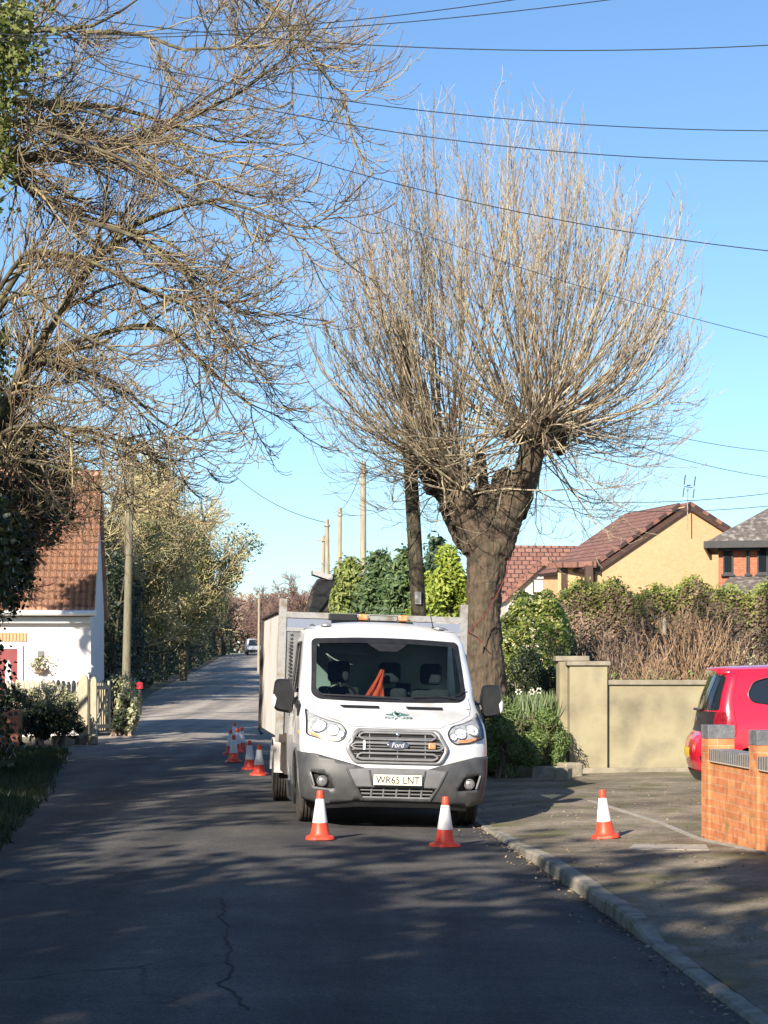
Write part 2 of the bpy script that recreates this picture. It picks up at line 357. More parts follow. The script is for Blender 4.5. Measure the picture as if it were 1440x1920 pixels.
M['field'] = pmat('grass field', [(.045, .07, .02), (.08, .10, .03)], .6, .95, bump=.4, bscale=6)
M['stone'] = pmat('edging stone', [(.14, .12, .10), (.30, .26, .19), (.2, .18, .1)], 4, .9, bump=.6, bscale=20)
M['rope_red'] = pmat('red rope', (.16, .025, .02), rough=.7)
M['red_plastic'] = pmat('red plastic', (.6, .03, .04), rough=.4)
M['silver_paint'] = pmat('silver paint', (.45, .47, .5), rough=.3, metal=.5)
def asphalt(name, c1, c2, moss=None, crack=False, patchy=.5, track=False, far_sun_y=0):
    m = bpy.data.materials.new(name); m.use_nodes = True; nt = m.node_tree; b = nt.nodes['Principled BSDF']; L = nt.links.new
    tc = nt.nodes.new('ShaderNodeTexCoord'); src = tc.outputs['Object']
    def noise(s, d=8):
        n = nt.nodes.new('ShaderNodeTexNoise'); n.inputs['Scale'].default_value = s; n.inputs['Detail'].default_value = d; L(src, n.inputs[0]); return n
    def mix(a, bb, f, t='MIX', fac=None):
        x = nt.nodes.new('ShaderNodeMix'); x.data_type = 'RGBA'; x.blend_type = t
        if fac is not None: x.inputs[0].default_value = fac
        if f is not None: L(f, x.inputs[0])
        for i, v in ((6, a), (7, bb)):
            if isinstance(v, tuple): x.inputs[i].default_value = (*v, 1)
            else: L(v, x.inputs[i])
        return x.outputs[2]
    n1 = noise(.9); r1 = ramp(nt, [(.35, c1), (.65, c2)]); L(n1.outputs[0], r1.inputs[0]); col = r1.outputs[0]
    vo = nt.nodes.new('ShaderNodeTexVoronoi'); vo.inputs['Scale'].default_value = 75; L(src, vo.inputs[0])
    r2 = ramp(nt, [(0, (.55, .55, .55)), (1, (1.6, 1.55, 1.5))]); L(vo.outputs['Color'], r2.inputs[0]); col = mix(col, r2.outputs[0], None, 'MULTIPLY', .75)
    n3 = noise(5, 10); r3 = ramp(nt, [(.3, (.75, .75, .75)), (.7, (1.25, 1.22, 1.18))]); L(n3.outputs[0], r3.inputs[0]); col = mix(col, r3.outputs[0], None, 'MULTIPLY', patchy)
    if far_sun_y:  # far road colour brightened to paint in the sunlight on the lane
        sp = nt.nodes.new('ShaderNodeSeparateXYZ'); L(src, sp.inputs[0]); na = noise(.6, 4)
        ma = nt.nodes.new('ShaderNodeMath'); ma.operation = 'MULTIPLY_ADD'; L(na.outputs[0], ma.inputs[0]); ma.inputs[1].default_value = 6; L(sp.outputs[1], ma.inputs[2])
        mr = nt.nodes.new('ShaderNodeMapRange'); mr.inputs[1].default_value = far_sun_y; mr.inputs[2].default_value = far_sun_y + 14; L(ma.outputs[0], mr.inputs[0])
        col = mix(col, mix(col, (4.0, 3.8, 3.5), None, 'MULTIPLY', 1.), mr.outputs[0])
    if moss:
        n4 = noise(1.3, 10); r4 = ramp(nt, [(.52, (0, 0, 0)), (.68, (.8, .8, .8))]); L(n4.outputs[0], r4.inputs[0]); col = mix(col, moss, r4.outputs[0])
    if track:
        mp = nt.nodes.new('ShaderNodeMapping'); mp.inputs['Scale'].default_value = (1.15, .05, 1); mp.inputs['Rotation'].default_value = (0, 0, -.08); L(src, mp.inputs[0])
        n7 = nt.nodes.new('ShaderNodeTexNoise'); n7.inputs['Scale'].default_value = 1; n7.inputs['Detail'].default_value = 5; L(mp.outputs[0], n7.inputs[0])
        r7 = ramp(nt, [(.38, (.78, .77, .76)), (.62, (1.30, 1.28, 1.24))]); L(n7.outputs[0], r7.inputs[0]); col = mix(col, r7.outputs[0], None, 'MULTIPLY', 1.)
        v7 = nt.nodes.new('ShaderNodeTexVoronoi'); v7.inputs['Scale'].default_value = .22; v7.distance = 'CHEBYCHEV'; L(mp.outputs[0], v7.inputs[0])
        n8 = noise(38, 3); r8 = ramp(nt, [(.60, (1, 1, 1)), (.72, (2.1, 2.0, 1.85))]); L(n8.outputs[0], r8.inputs[0]); col = mix(col, r8.outputs[0], None, 'MULTIPLY', .6)
    if crack:
        v2 = nt.nodes.new('ShaderNodeTexVoronoi'); v2.feature = 'DISTANCE_TO_EDGE'; v2.inputs['Scale'].default_value = .33
        nn = noise(2.2, 5); ad = nt.nodes.new('ShaderNodeMix'); ad.data_type = 'RGBA'; ad.blend_type = 'ADD'; ad.inputs[0].default_value = .5; L(src, ad.inputs[6]); L(nn.outputs['Color'], ad.inputs[7]); L(ad.outputs[2], v2.inputs[0])
        r5 = ramp(nt, [(.0, (.35, .35, .35)), (.006, (1, 1, 1))]); L(v2.outputs[0], r5.inputs[0])
        n6 = noise(.35, 2); r6 = ramp(nt, [(.5, (0, 0, 0)), (.6, (1, 1, 1))]); L(n6.outputs[0], r6.inputs[0])
        cc = mix((1., 1., 1.), r5.outputs[0], r6.outputs[0]); col = mix(col, cc, None, 'MULTIPLY', 1.)
    L(col, b.inputs['Base Color']); b.inputs['Roughness'].default_value = .85; b.inputs['Specular IOR Level'].default_value = .22
    bp = nt.nodes.new('ShaderNodeBump'); bp.inputs['Strength'].default_value = .55; bp.inputs['Distance'].default_value = .006
    L(vo.outputs['Distance'], bp.inputs['Height']); L(bp.outputs[0], b.inputs['Normal'])
    return m
M['asphalt'] = asphalt('road asphalt', track=True, far_sun_y=40, c1=(.052, .052, .055), c2=(.085, .082, .078), crack=True)
M['footway'] = asphalt('footway asphalt', (.12, .105, .08), (.25, .22, .17), moss=(.11, .11, .04), patchy=.9)
# ------------------------------------------------------------------ ground, road, kerb, pavement
def rise(y):
    y = np.asarray(y, float); t = np.clip(y - 60, 0, 170); return .00153 * t ** 1.5
RE = np.array([(-30, 2.6), (4, 2.0), (9.6, 1.86), (11, 1.74), (12.9, 1.64), (14.5, 1.6), (17.1, 1.39), (21.5, 1.09), (25, .75), (30, .15), (35, -.5), (45, -1.6), (60, -3.0), (80, -4.4), (100, -5.9), (140, -8.6), (165, -10.2), (220, -12.6), (300, -16)])
LE = np.array([(-30, -3.2), (5, -3.3), (18.5, -3.65), (27.3, -4.7), (37, -6.1), (45, -6.9), (60, -8.7), (80, -10.2), (100, -11.9), (130, -13.8), (165, -15.3), (220, -18), (300, -24)])
_g = np.arange(-60, 340, .25); _k = np.exp(-.5 * (np.arange(-24, 25) / 8.) ** 2); _k /= _k.sum()
_sm = lambda E: np.convolve(np.pad(np.interp(_g, E[:, 0], E[:, 1]), 24, mode='edge'), _k, 'valid')
_RE, _LE = _sm(RE), _sm(LE)
def RX(y): return np.interp(y, _g, _RE)
def LX(y): return np.interp(y, _g, _LE)
def roadz(x, y):
    xc = (RX(y) + LX(y)) / 2; return rise(y) - .03 * np.abs(x - xc)
def kh(y): return np.interp(y, [0, 12.6, 13.2, 17.5, 19.5, 40], [.03, .03, .10, .10, .035, .045])
def pavz(x, y): return roadz(RX(y), y) + kh(y) + .015 * np.maximum(x - RX(y) - .15, 0) + .055 * np.clip((np.asarray(y, float) - 20) / 5, 0, 1) * np.clip((x - RX(y) - .15) / .9, 0, 1)
def grid_sheet(name, xs_fn, ys, nx, zf, mat, kind='structure', parent=None):
    V = []; 
    for y in ys:
        a, b = xs_fn(y)
        for i in range(nx):
            x = a + (b - a) * i / (nx - 1); V.append((x, y, zf(x, y)))
    idx = np.arange(len(ys) * nx).reshape(len(ys), nx)
    Fq = np.stack([idx[:-1, :-1], idx[:-1, 1:], idx[1:, 1:], idx[1:, :-1]], -1).reshape(-1, 4)
    o = mk(name, V, Fq, mat, parent, True)
    if kind: o['kind'] = kind
    return o
ys = np.r_[np.arange(-30, 60, 1.), np.arange(60, 260, 4.)]
g_ys = np.r_[np.arange(-80, 260, 10.), [300, 500, 1000, 2500]]
o = grid_sheet('ground', lambda y: (-1500., 1500.), g_ys, 41, lambda x, y: float(rise(y)) - .32, M['field'])
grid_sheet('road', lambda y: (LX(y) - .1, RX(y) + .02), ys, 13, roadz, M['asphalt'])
ys2 = np.arange(-10, 30.6, .25)
grid_sheet('pavement', lambda y: (RX(y) + .125, 16.), ys2, 34, pavz, M['footway'])
def vz(x, y): return float(roadz(LX(y), y)) + .05 + .03 * math.sin(x * 2.1 + y) + min(.5, max(0, (LX(y) - x)) * .06)
grid_sheet('verge', lambda y: (LX(y) - 14., LX(y)), np.arange(-10, 41, 1.), 16, vz, M['soil'])
grid_sheet('verge_far', lambda y: (LX(y) - 30., LX(y) + .05), np.r_[np.arange(66, 260, 4.)], 10, lambda x, y: float(roadz(LX(y), y)) + .03 + max(0, (LX(y) - x)) * .05, M['soil'])
grid_sheet('driveway', lambda y: (LX(y) - 12., LX(y)), np.arange(41.0, 66.1, 1.), 8, lambda x, y: float(roadz(LX(y), y)) + .008, M['footway'])
grid_sheet('garden', lambda y: (RX(y) + .125, 40.), np.r_[30.48, np.arange(31, 60, 1.), np.arange(60, 260, 5.)], 24, lambda x, y: float(roadz(RX(y), y)) + float(kh(y)) - .003 + .055 * min(1, max(0, (x - RX(y) - .15) / .9)) + .08 * min(1, max(0, x - RX(y) - 1) * .6), M['soil'])
# kerb stones, each about 0.9 m
rngk = np.random.default_rng(3)
yk = 7.0; mb = MB()
while yk < 60:
    L = .9; y0, y1 = yk + .006, yk + L - .006; n = 6; loops = []
    tw = rngk.normal(size=2) * .004
    for j in range(n):
        y = y0 + (y1 - y0) * j / (n - 1); x = RX(y) + rngk.normal() * .0012 + tw[0]; zr = float(roadz(RX(y), y)); h = float(kh(y)) + rngk.normal() * .0012 + tw[1]
        loops.append([(x, y, zr - .1), (x + .012, y, zr + h - .02), (x + .03, y, zr + h), (x + .135, y, zr + h + .002), (x + .15, y, zr + h - .06)])
    V = [p for l in loops for p in l]; Fc = []
    for j in range(n - 1):
        for q in range(5): Fc.append((j * 5 + q, j * 5 + (q + 1) % 5, (j + 1) * 5 + (q + 1) % 5, (j + 1) * 5 + q))
    Fc += [(0, 4, 3, 2, 1)[::-1], tuple((n - 1) * 5 + q for q in range(5))[::-1]]
    mb.add(V, Fc); yk += L
o = mb.build('kerb', M['kerb']); o['kind'] = 'structure'
pts = [(410, 1688), (425, 1702), (414, 1722), (432, 1742), (418, 1762), (436, 1785), (424, 1808), (440, 1822), (415, 1850), (448, 1880), (470, 1905)]
cr = []
for (px, py) in pts:
    d = 1.72 * F / (py - 1250); cr.append(((px - 720) * d / F, d))
V = []; Fc = []
cr2 = []
for a, b in zip(cr[:-1], cr[1:]):
    for k in range(5): cr2.append((a[0] + (b[0] - a[0]) * k / 5 + rngk.normal() * .012, a[1] + (b[1] - a[1]) * k / 5))
for i, (x, y) in enumerate(cr2):
    wv = .004 + .006 * abs(math.sin(i * 1.7)); V += [(x - wv, y, float(roadz(x, y)) + .004), (x + wv, y, float(roadz(x, y)) + .004)]
    if i: Fc.append((2 * i - 2, 2 * i - 1, 2 * i + 1, 2 * i))
mk('road_crack', V, Fc, M['dark_void'])['kind'] = 'structure'
# service slab and concrete edging in pavement
mb = MB(); y0, y1 = 18.0, 18.75
P = [(2.25, 18.2), (2.95, 17.9), (3.05, 18.7), (2.4, 18.95)]
mb.prism([(x, y, float(pavz(x, y)) - .05) for x, y in P], [(x, y, float(pavz(x, y)) + .006) for x, y in P])
tag(mb.build('concrete_slab', M['concrete']), 'pale grey rectangular concrete slab set flush in the pavement beyond the lone cone', 'slab')
mb = MB(); pts = [(2.55, 24.5), (3.0, 21.4), (3.12, 19.7), (3.36, 17.4), (3.75, 13)]
for (a, b) in zip(pts[:-1], pts[1:]):
    d = Vector((b[0] - a[0], b[1] - a[1], 0)).normalized(); nn = Vector((-d.y, d.x, 0)) * .03
    mb.prism([(a[0] - nn.x, a[1] - nn.y, float(pavz(*a)) - .05), (a[0] + nn.x, a[1] + nn.y, float(pavz(*a)) - .05), (a[0] + nn.x, a[1] + nn.y, float(pavz(*a)) + .012), (a[0] - nn.x, a[1] - nn.y, float(pavz(*a)) + .012)],
             [(b[0] - nn.x, b[1] - nn.y, float(pavz(*b)) - .05), (b[0] + nn.x, b[1] + nn.y, float(pavz(*b)) - .05), (b[0] + nn.x, b[1] + nn.y, float(pavz(*b)) + .012), (b[0] - nn.x, b[1] - nn.y, float(pavz(*b)) + .012)])
tag(mb.build('edging_strip', M['concrete']), 'thin pale concrete edging strip between the pavement and the driveway by the brick wall', 'edging')
# fallen leaves
rng = np.random.default_rng(5); N = 1500
yy = rng.uniform(9, 27, N); side = rng.random(N)
xx = np.where(side < .4, RX(yy) - rng.exponential(.10, N), RX(yy) + .2 + rng.uniform(0, 3.4, N))
zz = np.where(side < .4, roadz(xx, yy), pavz(xx, yy)) + .012
leaves('fallen_leaves', np.stack([xx, yy, zz], 1), .034, M['litter'], None, rng, np.array([0, 0, 3.]), .6).name = 'leaf_litter'
tag(bpy.data.objects['leaf_litter'], 'dry brown fallen leaves scattered over pavement and gutter', 'leaf litter', kind='stuff')
# grass on left verge
rng = np.random.default_rng(6); N = 36000
yy = rng.uniform(3, 40, N); xx = LX(yy) - .02 - np.abs(rng.normal(0, 1.2, N)) + rng.normal(0, .07, N)
zz = np.array([vz(a, b) for a, b in zip(xx, yy)])
h = rng.uniform(.05, .16, N); dx = rng.normal(0, .05, N); dy = rng.normal(0, .05, N); wv = rng.uniform(.006, .014, N)
B = np.stack([xx, yy, zz - .01], 1)
V = np.stack([B - np.stack([wv, 0 * wv, 0 * wv], 1), B + np.stack([wv, 0 * wv, 0 * wv], 1), B + np.stack([dx, dy, h], 1)], 1).reshape(-1, 3)
o = mk('grass', V, np.arange(3 * N).reshape(N, 3), M['grass']); tag(o, 'rough green grass and weeds on the shaded left verge', 'grass', kind='stuff')
# ------------------------------------------------------------------ walls on the right
def obox(name, mat, parent, x0, x1, y0, y1, z0, z1, bevel=0):
    return MB().box(x0, x1, y0, y1, z0, z1).build(name, mat, parent, bevel=bevel)
rw = empty('garden_wall', (2.87, 30.5, float(pavz(3, 30.5)) - .02), 0, 'stained cream rendered garden wall with end pillar and coping beside the red car', 'wall')
obox('pillar', M['render_cream'], rw, 0, .58, 0, .45, 0, 1.68)
obox('pillar_cap', M['coping'], rw, -.04, .63, -.04, .5, 1.68, 1.745, .008)
obox('back_pillar', M['render_cream'], rw, -.13, -.004, .3, .9, 0, 1.74)
obox('pillar_cap', M['coping'], rw, -.17, .36, .52, .95, 1.75, 1.83, .008)
obox('wall_panel', M['render_cream'], rw, .582, 14, .09, .3, 0, 1.38)
obox('wall_coping', M['coping'], rw, .583, 14, .05, .34, 1.38, 1.455, .008)
obox('plinth', M['coping'], rw, -.05, 14, -.09, -.002, -.1, .10, .01)
bwx, bwy = 3.2, 19.8; ang = math.atan2(-2.3, .23)
bw = empty('brick_wall', (bwx, bwy, .02), ang, 'low orange brick boundary wall with pillars and blue grey brick-on-edge coping', 'wall')
# local: x runs along the wall towards the camera, +y is the side away from the road
Lw = 12.0
obox('wall_panel', M['brick_red'], bw, .26, Lw, .01, .22, -.1, .74)
pil = [(0, .26), (1.68, 1.94), (3.4, 3.66), (5.1, 5.36), (6.8, 7.06)]
for a, b in pil:
    p = obox('pillar', M['brick_red'], bw, a, b, -.015, .25, -.1, .965)
    c = MB(); 
    c.box(a - .004, a + .027, -.02, .255, .967, 1.10).box(a + .037, a + .068, -.02, .255, .967, 1.10).box(a + .078, b + .004, -.02, .255, .967, 1.10)
    c.build('pillar_cap', M['brick_blue'], bw, bevel=.004)
    MB().box(a + .002, b - .002, -.014, .248, .965, 1.095).build('cap_mortar', M['mortar'], bw)
for (a, b) in [(.264, 1.676), (1.944, 3.396), (3.664, 5.096), (5.364, 6.796), (7.064, 12)]:
    c = MB(); x = a + .004; q = 0
    while x < b - .05:
        dz = rngk.normal() * .002
        c.box(x, x + .060, -.012, .235, .752, .865 + dz); x += .075
    c.build('coping_bricks', M['brick_blue'], bw, bevel=.004)
    MB().box(a, b, -.0105, .233, .741, .8615).build('coping_mortar', M['mortar'], bw)
# stone edging at the foot of the bush bed
se_ = empty('stone_edging', (0, 0, 0), 0, 'rough stone edging blocks around the bush bed at the foot of the rendered pillar', 'edging')
for (x, y, l, d_, h_, a) in [(2.45, 29.6, .5, .2, .16, .1), (2.62, 28.9, .22, .34, .17, -.3), (1.95, 29.9, .5, .2, .15, .15), (2.8, 29.75, .3, .3, .2, .4)]:
    mtx = Matrix.Translation((x, y, float(pavz(x, y)))) @ Matrix.Rotation(a, 4, 'Z')
    MB().box(-l / 2, l / 2, -d_ / 2, d_ / 2, -.05, h_, mtx).build('stone_block', M['stone'], se_, bevel=.03, seg=3)
# ------------------------------------------------------------------ cottage on the left
CH = empty('cottage', (-7.43, 50, 0), R(5.0), 'pale pink rendered cottage with steep orange pantile roof, maroon door and white dormer', 'house')
# local: x to the left is negative, y to the back; wall box x -9..0, y 0..6
Wd = 12.; D = 6.2; eav = 3.32; rid = 6.9
hl, hr = -Wd, 0
MB().add([(hl, 0, -.1), (hr, 0, -.1), (hr, D, -.1), (hl, D, -.1), (hl, 0, eav), (hr, 0, eav), (hr, D, eav), (hl, D, eav), (hr, D / 2, rid - .12), (hl, D / 2, rid - .12)],
         [(0, 1, 5, 4), (1, 2, 6, 8, 5), (2, 3, 7, 6), (3, 0, 4, 9, 7), (4, 5, 8, 9), (6, 7, 9, 8)]).build('wall', M['house_pink'], CH)
def tiles(name, parent, o, ux, uy, w, h, mat, per=.155, row=.25, amp=.026, thick=.05):
    """corrugated pantile sheet: o origin, ux along the eave, uy up the slope"""
    o, ux, uy = Vector(o), Vector(ux).normalized(), Vector(uy).normalized(); nz = ux.cross(uy).normalized()
    if nz.z < 0: nz = -nz
    nx = int(w / per * 8) + 1; rows = int(h / row) + 1; V = []; Fc = []
    for r in range(rows):
        for e in (0, 1):
            for i in range(nx):
                x = w * i / (nx - 1); ph = x / per * 2 * math.pi; hh = amp * (math.sin(ph) + .35 * math.sin(2 * ph + .8))
                yv = min(h, (r + e) * row); p = o + ux * x + uy * (yv + (.0 if e else -.03)) + nz * (thick + hh + (.0 if e else .022) + random.uniform(-.002, .002)); V.append(tuple(p))
    for r in range(rows * 2 - 1):
        for i in range(nx - 1):
            a = r * nx + i; Fc.append((a, a + 1, a + nx + 1, a + nx))
    return mk(name, V, np.array(Fc), mat, parent, False)
sl = math.hypot(D / 2 + .3, rid - eav + .3)
random.seed(2)
up = ((0, D / 2 + .3, rid - eav + .3))
rf = tiles('roof', CH, (hl, -.3, eav - .3), (1, 0, 0), up, Wd + .12, sl, M['tile_orange'])
MB().prism([(hl, -.32, eav - .36), (hr + .1, -.32, eav - .36), (hr + .1, D / 2, rid), (hl, D / 2, rid)], [(hl, -.3, eav - .28), (hr + .1, -.3, eav - .28), (hr + .1, D / 2, rid + .05), (hl, D / 2, rid + .05)]).build('roof_deck', M['brown_wood'], rf)
MB().prism([(hl, D + .2, eav - .3), (hr + .1, D + .2, eav - .3), (hr + .1, D / 2, rid), (hl, D / 2, rid)], [(hl, D + .2, eav - .2), (hr + .1, D + .2, eav - .2), (hr + .1, D / 2, rid + .1), (hl, D / 2, rid + .1)]).build('back_roof', M['tile_orange'], CH)
gt = MB().tube([(hl, -.37, eav - .30), (hr + .16, -.37, eav - .27)], .065, 10).build('gutter', M['white_wood'], CH)
MB().box(hl, hr + .0, -.16, -.002, eav - .52, eav - .36).build('fascia', M['white_wood'], CH)
MB().box(-.005, .02, .05, D, -.1, 1.0).build('brick_base', M['brick_house'], CH)
dr = MB().box(-2.75, -1.83, -.03, -.003, .05, 2.15).build('door', M['door_red'], CH)
MB().box(-2.85, -2.75, -.05, -.002, 0, 2.25).box(-1.83, -1.70, -.05, -.002, 0, 2.25).box(-2.75, -1.83, -.05, -.002, 2.15, 2.25).build('door_frame', M['white_wood'], CH)
for x in (-2.62, -2.13):
    P = rpoly([(x, .8), (x + .14, .8), (x + .14, 1.75), (x + .07, 1.88), (x, 1.75)], .03)
    MB().prism([(a, -.045, b) for a, b in P], [(a, -.031, b) for a, b in P]).build('door_pane', M['white_wood'], dr)
MB().prism([(-2.38 + .06 * math.cos(t), -.045, 1.72 + .08 * math.sin(t)) for t in np.linspace(0, 6, 9)], [(-2.38 + .06 * math.cos(t), -.031, 1.72 + .08 * math.sin(t)) for t in np.linspace(0, 6, 9)]).build('door_pane', M['white_wood'], dr)
lb = MB(); x = -2.95
while x < -1.62: lb.box(x, x + .062, -.03, -.002, 2.34, 2.56); x += .085
lb.build('brick_lintel', M['brick_yellow'], CH)
MB().box(-1.34, -1.17, -.03, -.002, 1.95, 2.10).build('house_plaque', M['slat_grey'], CH, bevel=.01)
# dormer
dm = MB(); dm.add([(-3.0, .2, 3.5), (-1.72, .2, 3.5), (-1.72, 2.4, 3.5), (-3.0, 2.4, 3.5), (-3.0, .2, 4.75), (-1.72, .2, 4.75), (-1.72, 2.4, 4.75), (-3.0, 2.4, 4.75), (-2.36, .2, 5.3), (-2.36, 2.4, 5.3)],
       [(0, 1, 5, 8, 4), (1, 2, 6, 5), (2, 3, 7, 9, 6), (3, 0, 4, 7), (4, 8, 9, 7), (8, 5, 6, 9)])
dmo = dm.build('dormer', M['white_wood'], CH)
wn = MB().box(-2.85, -1.87, .17, .198, 3.75, 4.6).build('window', M['dark_glass'], dmo)
MB().box(-2.9, -2.85, .14, .199, 3.7, 4.66).box(-1.87, -1.82, .14, .199, 3.7, 4.66).box(-2.39, -2.33, .14, .196, 3.75, 4.6).box(-2.85, -1.87, .14, .199, 4.6, 4.66).box(-2.85, -1.87, .14, .199, 3.7, 3.75).build('window_frame', M['white_wood'], dmo)
MB().prism([(-3.1, .1, 4.7), (-2.36, .1, 5.42), (-1.62, .1, 4.7), (-1.62, .1, 4.8), (-2.36, .1, 5.52), (-3.1, .1, 4.8)], [(-3.1, 2.6, 4.7), (-2.36, 2.6, 5.42), (-1.62, 2.6, 4.7), (-1.62, 2.6, 4.8), (-2.36, 2.6, 5.52), (-3.1, 2.6, 4.8)]).build('dormer_roof', M['tile_orange'], CH)
# wall planter
wp = empty('wall_planter', tuple(CH.matrix_basis @ Vector((-1.25, -.04, 1.66))), R(5), 'half-round wall planter of pale yellow flowers and trailing leaves on the pink cottage wall', 'planter')
rng = np.random.default_rng(9); n = 260
prof = [(.03, -.16), (.11, -.12), (.17, -.02), (.18, 0)]
MB().lathe(prof, 14).build('basket', M['hedge_brown'], wp)
C = rng.normal(size=(n, 3)) * [.14, .1, .12] + [0, -.05, .1]
leaves('foliage', C, .07, M['ivy_gold'], wp, rng)
C = rng.normal(size=(22, 3)) * [.11, .05, .07] + [-.03, -.17, .1]
leaves('blossom', C, .06, M['petal'], wp, rng, aspect=1)
# picket fence, gate, posts
def picket_fence(px0, d0, px1, d1, n, h, label):
    a = Vector(((px0 - 720) * d0 / F, d0, 0)); b = Vector(((px1 - 720) * d1 / F, d1, 0)); L = (b - a).length; rz = math.atan2(b.y - a.y, b.x - a.x)
    r = empty('picket_fence', (a.x, a.y, float(roadz(LX(a.y), a.y))), rz, label, 'fence')
    for i in range(n):
        x = L * i / (n - 1) ; hh = h + rngk.normal() * .015
        q = [(x - .055, -.012, .35), (x + .055, -.012, .35), (x + .055, -.012, hh - .08), (x + .028, -.012, hh - .015), (x, -.012, hh), (x - .028, -.012, hh - .015), (x - .055, -.012, hh - .08)]
        MB().prism(q, [(u, .012, w_) for u, v, w_ in q]).build('picket', M['picket'], r)
    MB().box(-.1, L + .1, .014, .06, .55, .64).box(-.1, L + .1, .014, .06, 1.12, 1.21).build('rail', M['picket'], r)
    return r
picket_fence(14, 46.5, 148, 46.0, 15, 1.47, 'weathered pale picket fence in front of the pink cottage wall')
def post(px, d, h, r, label, name='gate_post'):
    e = empty(name, ((px - 720) * d / F, d, float(roadz(LX(d), d))), 0, label, 'post')
    P = [(-r, -r, h - .06), (r, -r, h - .06), (r, r, h - .06), (-r, r, h - .06)]
    MB().box(-r, r, -r, r, -.2, h - .06).build('post_shaft', M['picket'], e, bevel=.01)
    MB().lathe([(r * 1.25, h - .058), (r * 1.2, h - .02), (r * .7, h + .03), (.01, h + .05)], 4, Matrix.Rotation(R(45), 4, 'Z')).build('post_cap', M['picket'], e)
    return e
post(157, 45.6, 1.55, .105, 'thick sunlit timber gate post left of the open garden gate')
post(176, 45.2, 1.5, .07, 'slim shaded timber post carrying the open garden gate')
gate = empty('garden_gate', ((179 - 720) * 45.3 / F, 45.3, .02), R(78), 'open braced timber garden gate beside the pink cottage', 'gate')
mb = MB().box(0, 1.0, 0, .04, .25, .34).box(0, 1.0, 0, .04, 1.15, 1.24).box(0, .08, -.003, .043, .15, 1.35).box(.92, 1.0, -.003, .043, .15, 1.35)
mb.build('gate_frame', M['picket'], gate)
mm = Matrix.Translation((.08, .02, .34)) @ Matrix.Rotation(-math.atan2(.81, .84), 4, 'Y')
MB().box(0, 1.16, -.018, .018, -.04, .04, mm).build('gate_brace', M['picket'], gate)
mb = MB()
for x in (.2, .35, .5, .65, .8): mb.box(x - .04, x + .04, .045, .065, .2, 1.3)
mb.build('gate_pickets', M['picket'], gate)
lt = empty('gate_lantern', ((167 - 720) * 45.6 / F, 45.75, .02), 0, 'small pale lantern on a short post behind the gate post', 'lantern')
MB().tube([(0, 0, 0), (0, 0, 1.5)], .025, 6).build('lantern_post', M['picket'], lt)
MB().lathe([(.05, 1.5), (.075, 1.66), (.09, 1.67), (.02, 1.74)], 6).build('lantern_head', M['white_wood'], lt)
rp = empty('marker_post', ((262 - 720) * 70 / F, 70, float(rise(70)) - .05), 0, 'dark roadside marker post with a red top below the left pole', 'post')
MB().lathe([(.07, 0), (.07, .9), (.0, .92)], 10).build('post_shaft', M['dark_metal'], rp)
MB().lathe([(.12, .92), (.12, 1.12), (.06, 1.15)], 10).build('post_cap', M['red_plastic'], rp)
gp = empty('brick_pier', ((20 - 720) * 43.5 / F, 43.5, 0), 0, 'low brick garden pier half hidden by ivy at the left edge', 'pier')
MB().box(-.25, .22, -.2, .2, -.1, .75).build('pier_body', M['brick_house'], gp)
# ------------------------------------------------------------------ houses on the right
def P3(px, py, d): return tuple(W(px, py, d))
def gable_house(name, label, base, mats, L, apex, Rr, depthvec, over=.14, th=.14):
    """L, apex, Rr: gable corners (world), depthvec: ridge direction times length"""
    L, A, Q, D_ = Vector(L), Vector(apex), Vector(Rr), Vector(depthvec); r = empty(name, (L.x, L.y, base), 0, label, 'house'); o = Vector((L.x, L.y, base))
    g = lambda v: tuple(Vector(v) - o)
    b = lambda v: tuple(Vector((v.x, v.y, base - .5)) - o)
    MB().prism([b(L), b(Q), g(Q), g(A), g(L)], [b(L + D_), b(Q + D_), g(Q + D_), g(A + D_), g(L + D_)]).build('wall', mats[0], r)
    ov = -D_.normalized() * over; up_ = Vector((0, 0, th))
    for S, nm in ((L, 'roof'), (Q, 'roof')):
        dn = (S - A).normalized() * over; e0 = Vector((0, 0, .02))
        a0, s0 = A + ov + e0, S + dn + ov + e0; a1, s1 = A + D_ - ov + e0, S + dn + D_ - ov + e0
        # roof sheet in its own plane so that the tile courses follow the slope
        ux = (a1 - a0).normalized(); uy = (a0 - s0).normalized(); nz = ux.cross(uy)
        if nz.z < 0: ux = -ux; a0, a1, s0, s1 = a1, a0, s1, s0; nz = ux.cross(uy)
        nz.normalize(); wv = (a1 - a0).length; hv = (a0 - s0).length
        me = MB().box(0, wv, 0, hv, 0, th).build(nm, mats[1], r)
        m3 = Matrix((ux, uy, nz)).transposed(); me.matrix_local = Matrix.Translation(Vector(g(s0))) @ m3.to_4x4()
        MB().prism([g(A + ov * 1.02 + e0 * 3), g(S + dn + ov * 1.02 + e0 * 3), g(S + dn + ov * 1.02 - Vector((0, 0, .16))), g(A + ov * 1.02 - Vector((0, 0, .16)))],
                   [g(A + ov * .9 + e0 * 3), g(S + dn + ov * .9 + e0 * 3), g(S + dn + ov * .9 - Vector((0, 0, .16))), g(A + ov * .9 - Vector((0, 0, .16)))]).build('bargeboard', mats[2], r)
    return r, o
def tilemat_flat(name, cols, mortar):
    m = brickmat(name, cols, mortar=mortar, bw=.33, rh=.32, ms=.03, bump=1.); nt = m.node_tree
    # the sheet lies in x,y of its own frame
    sp = [n for n in nt.nodes if n.type == 'SEPXYZ'][0]; cb = [n for n in nt.nodes if n.type == 'COMBXYZ'][0]
    nt.links.new(sp.outputs[0], cb.inputs[0]); nt.links.new(sp.outputs[1], cb.inputs[1]); return m
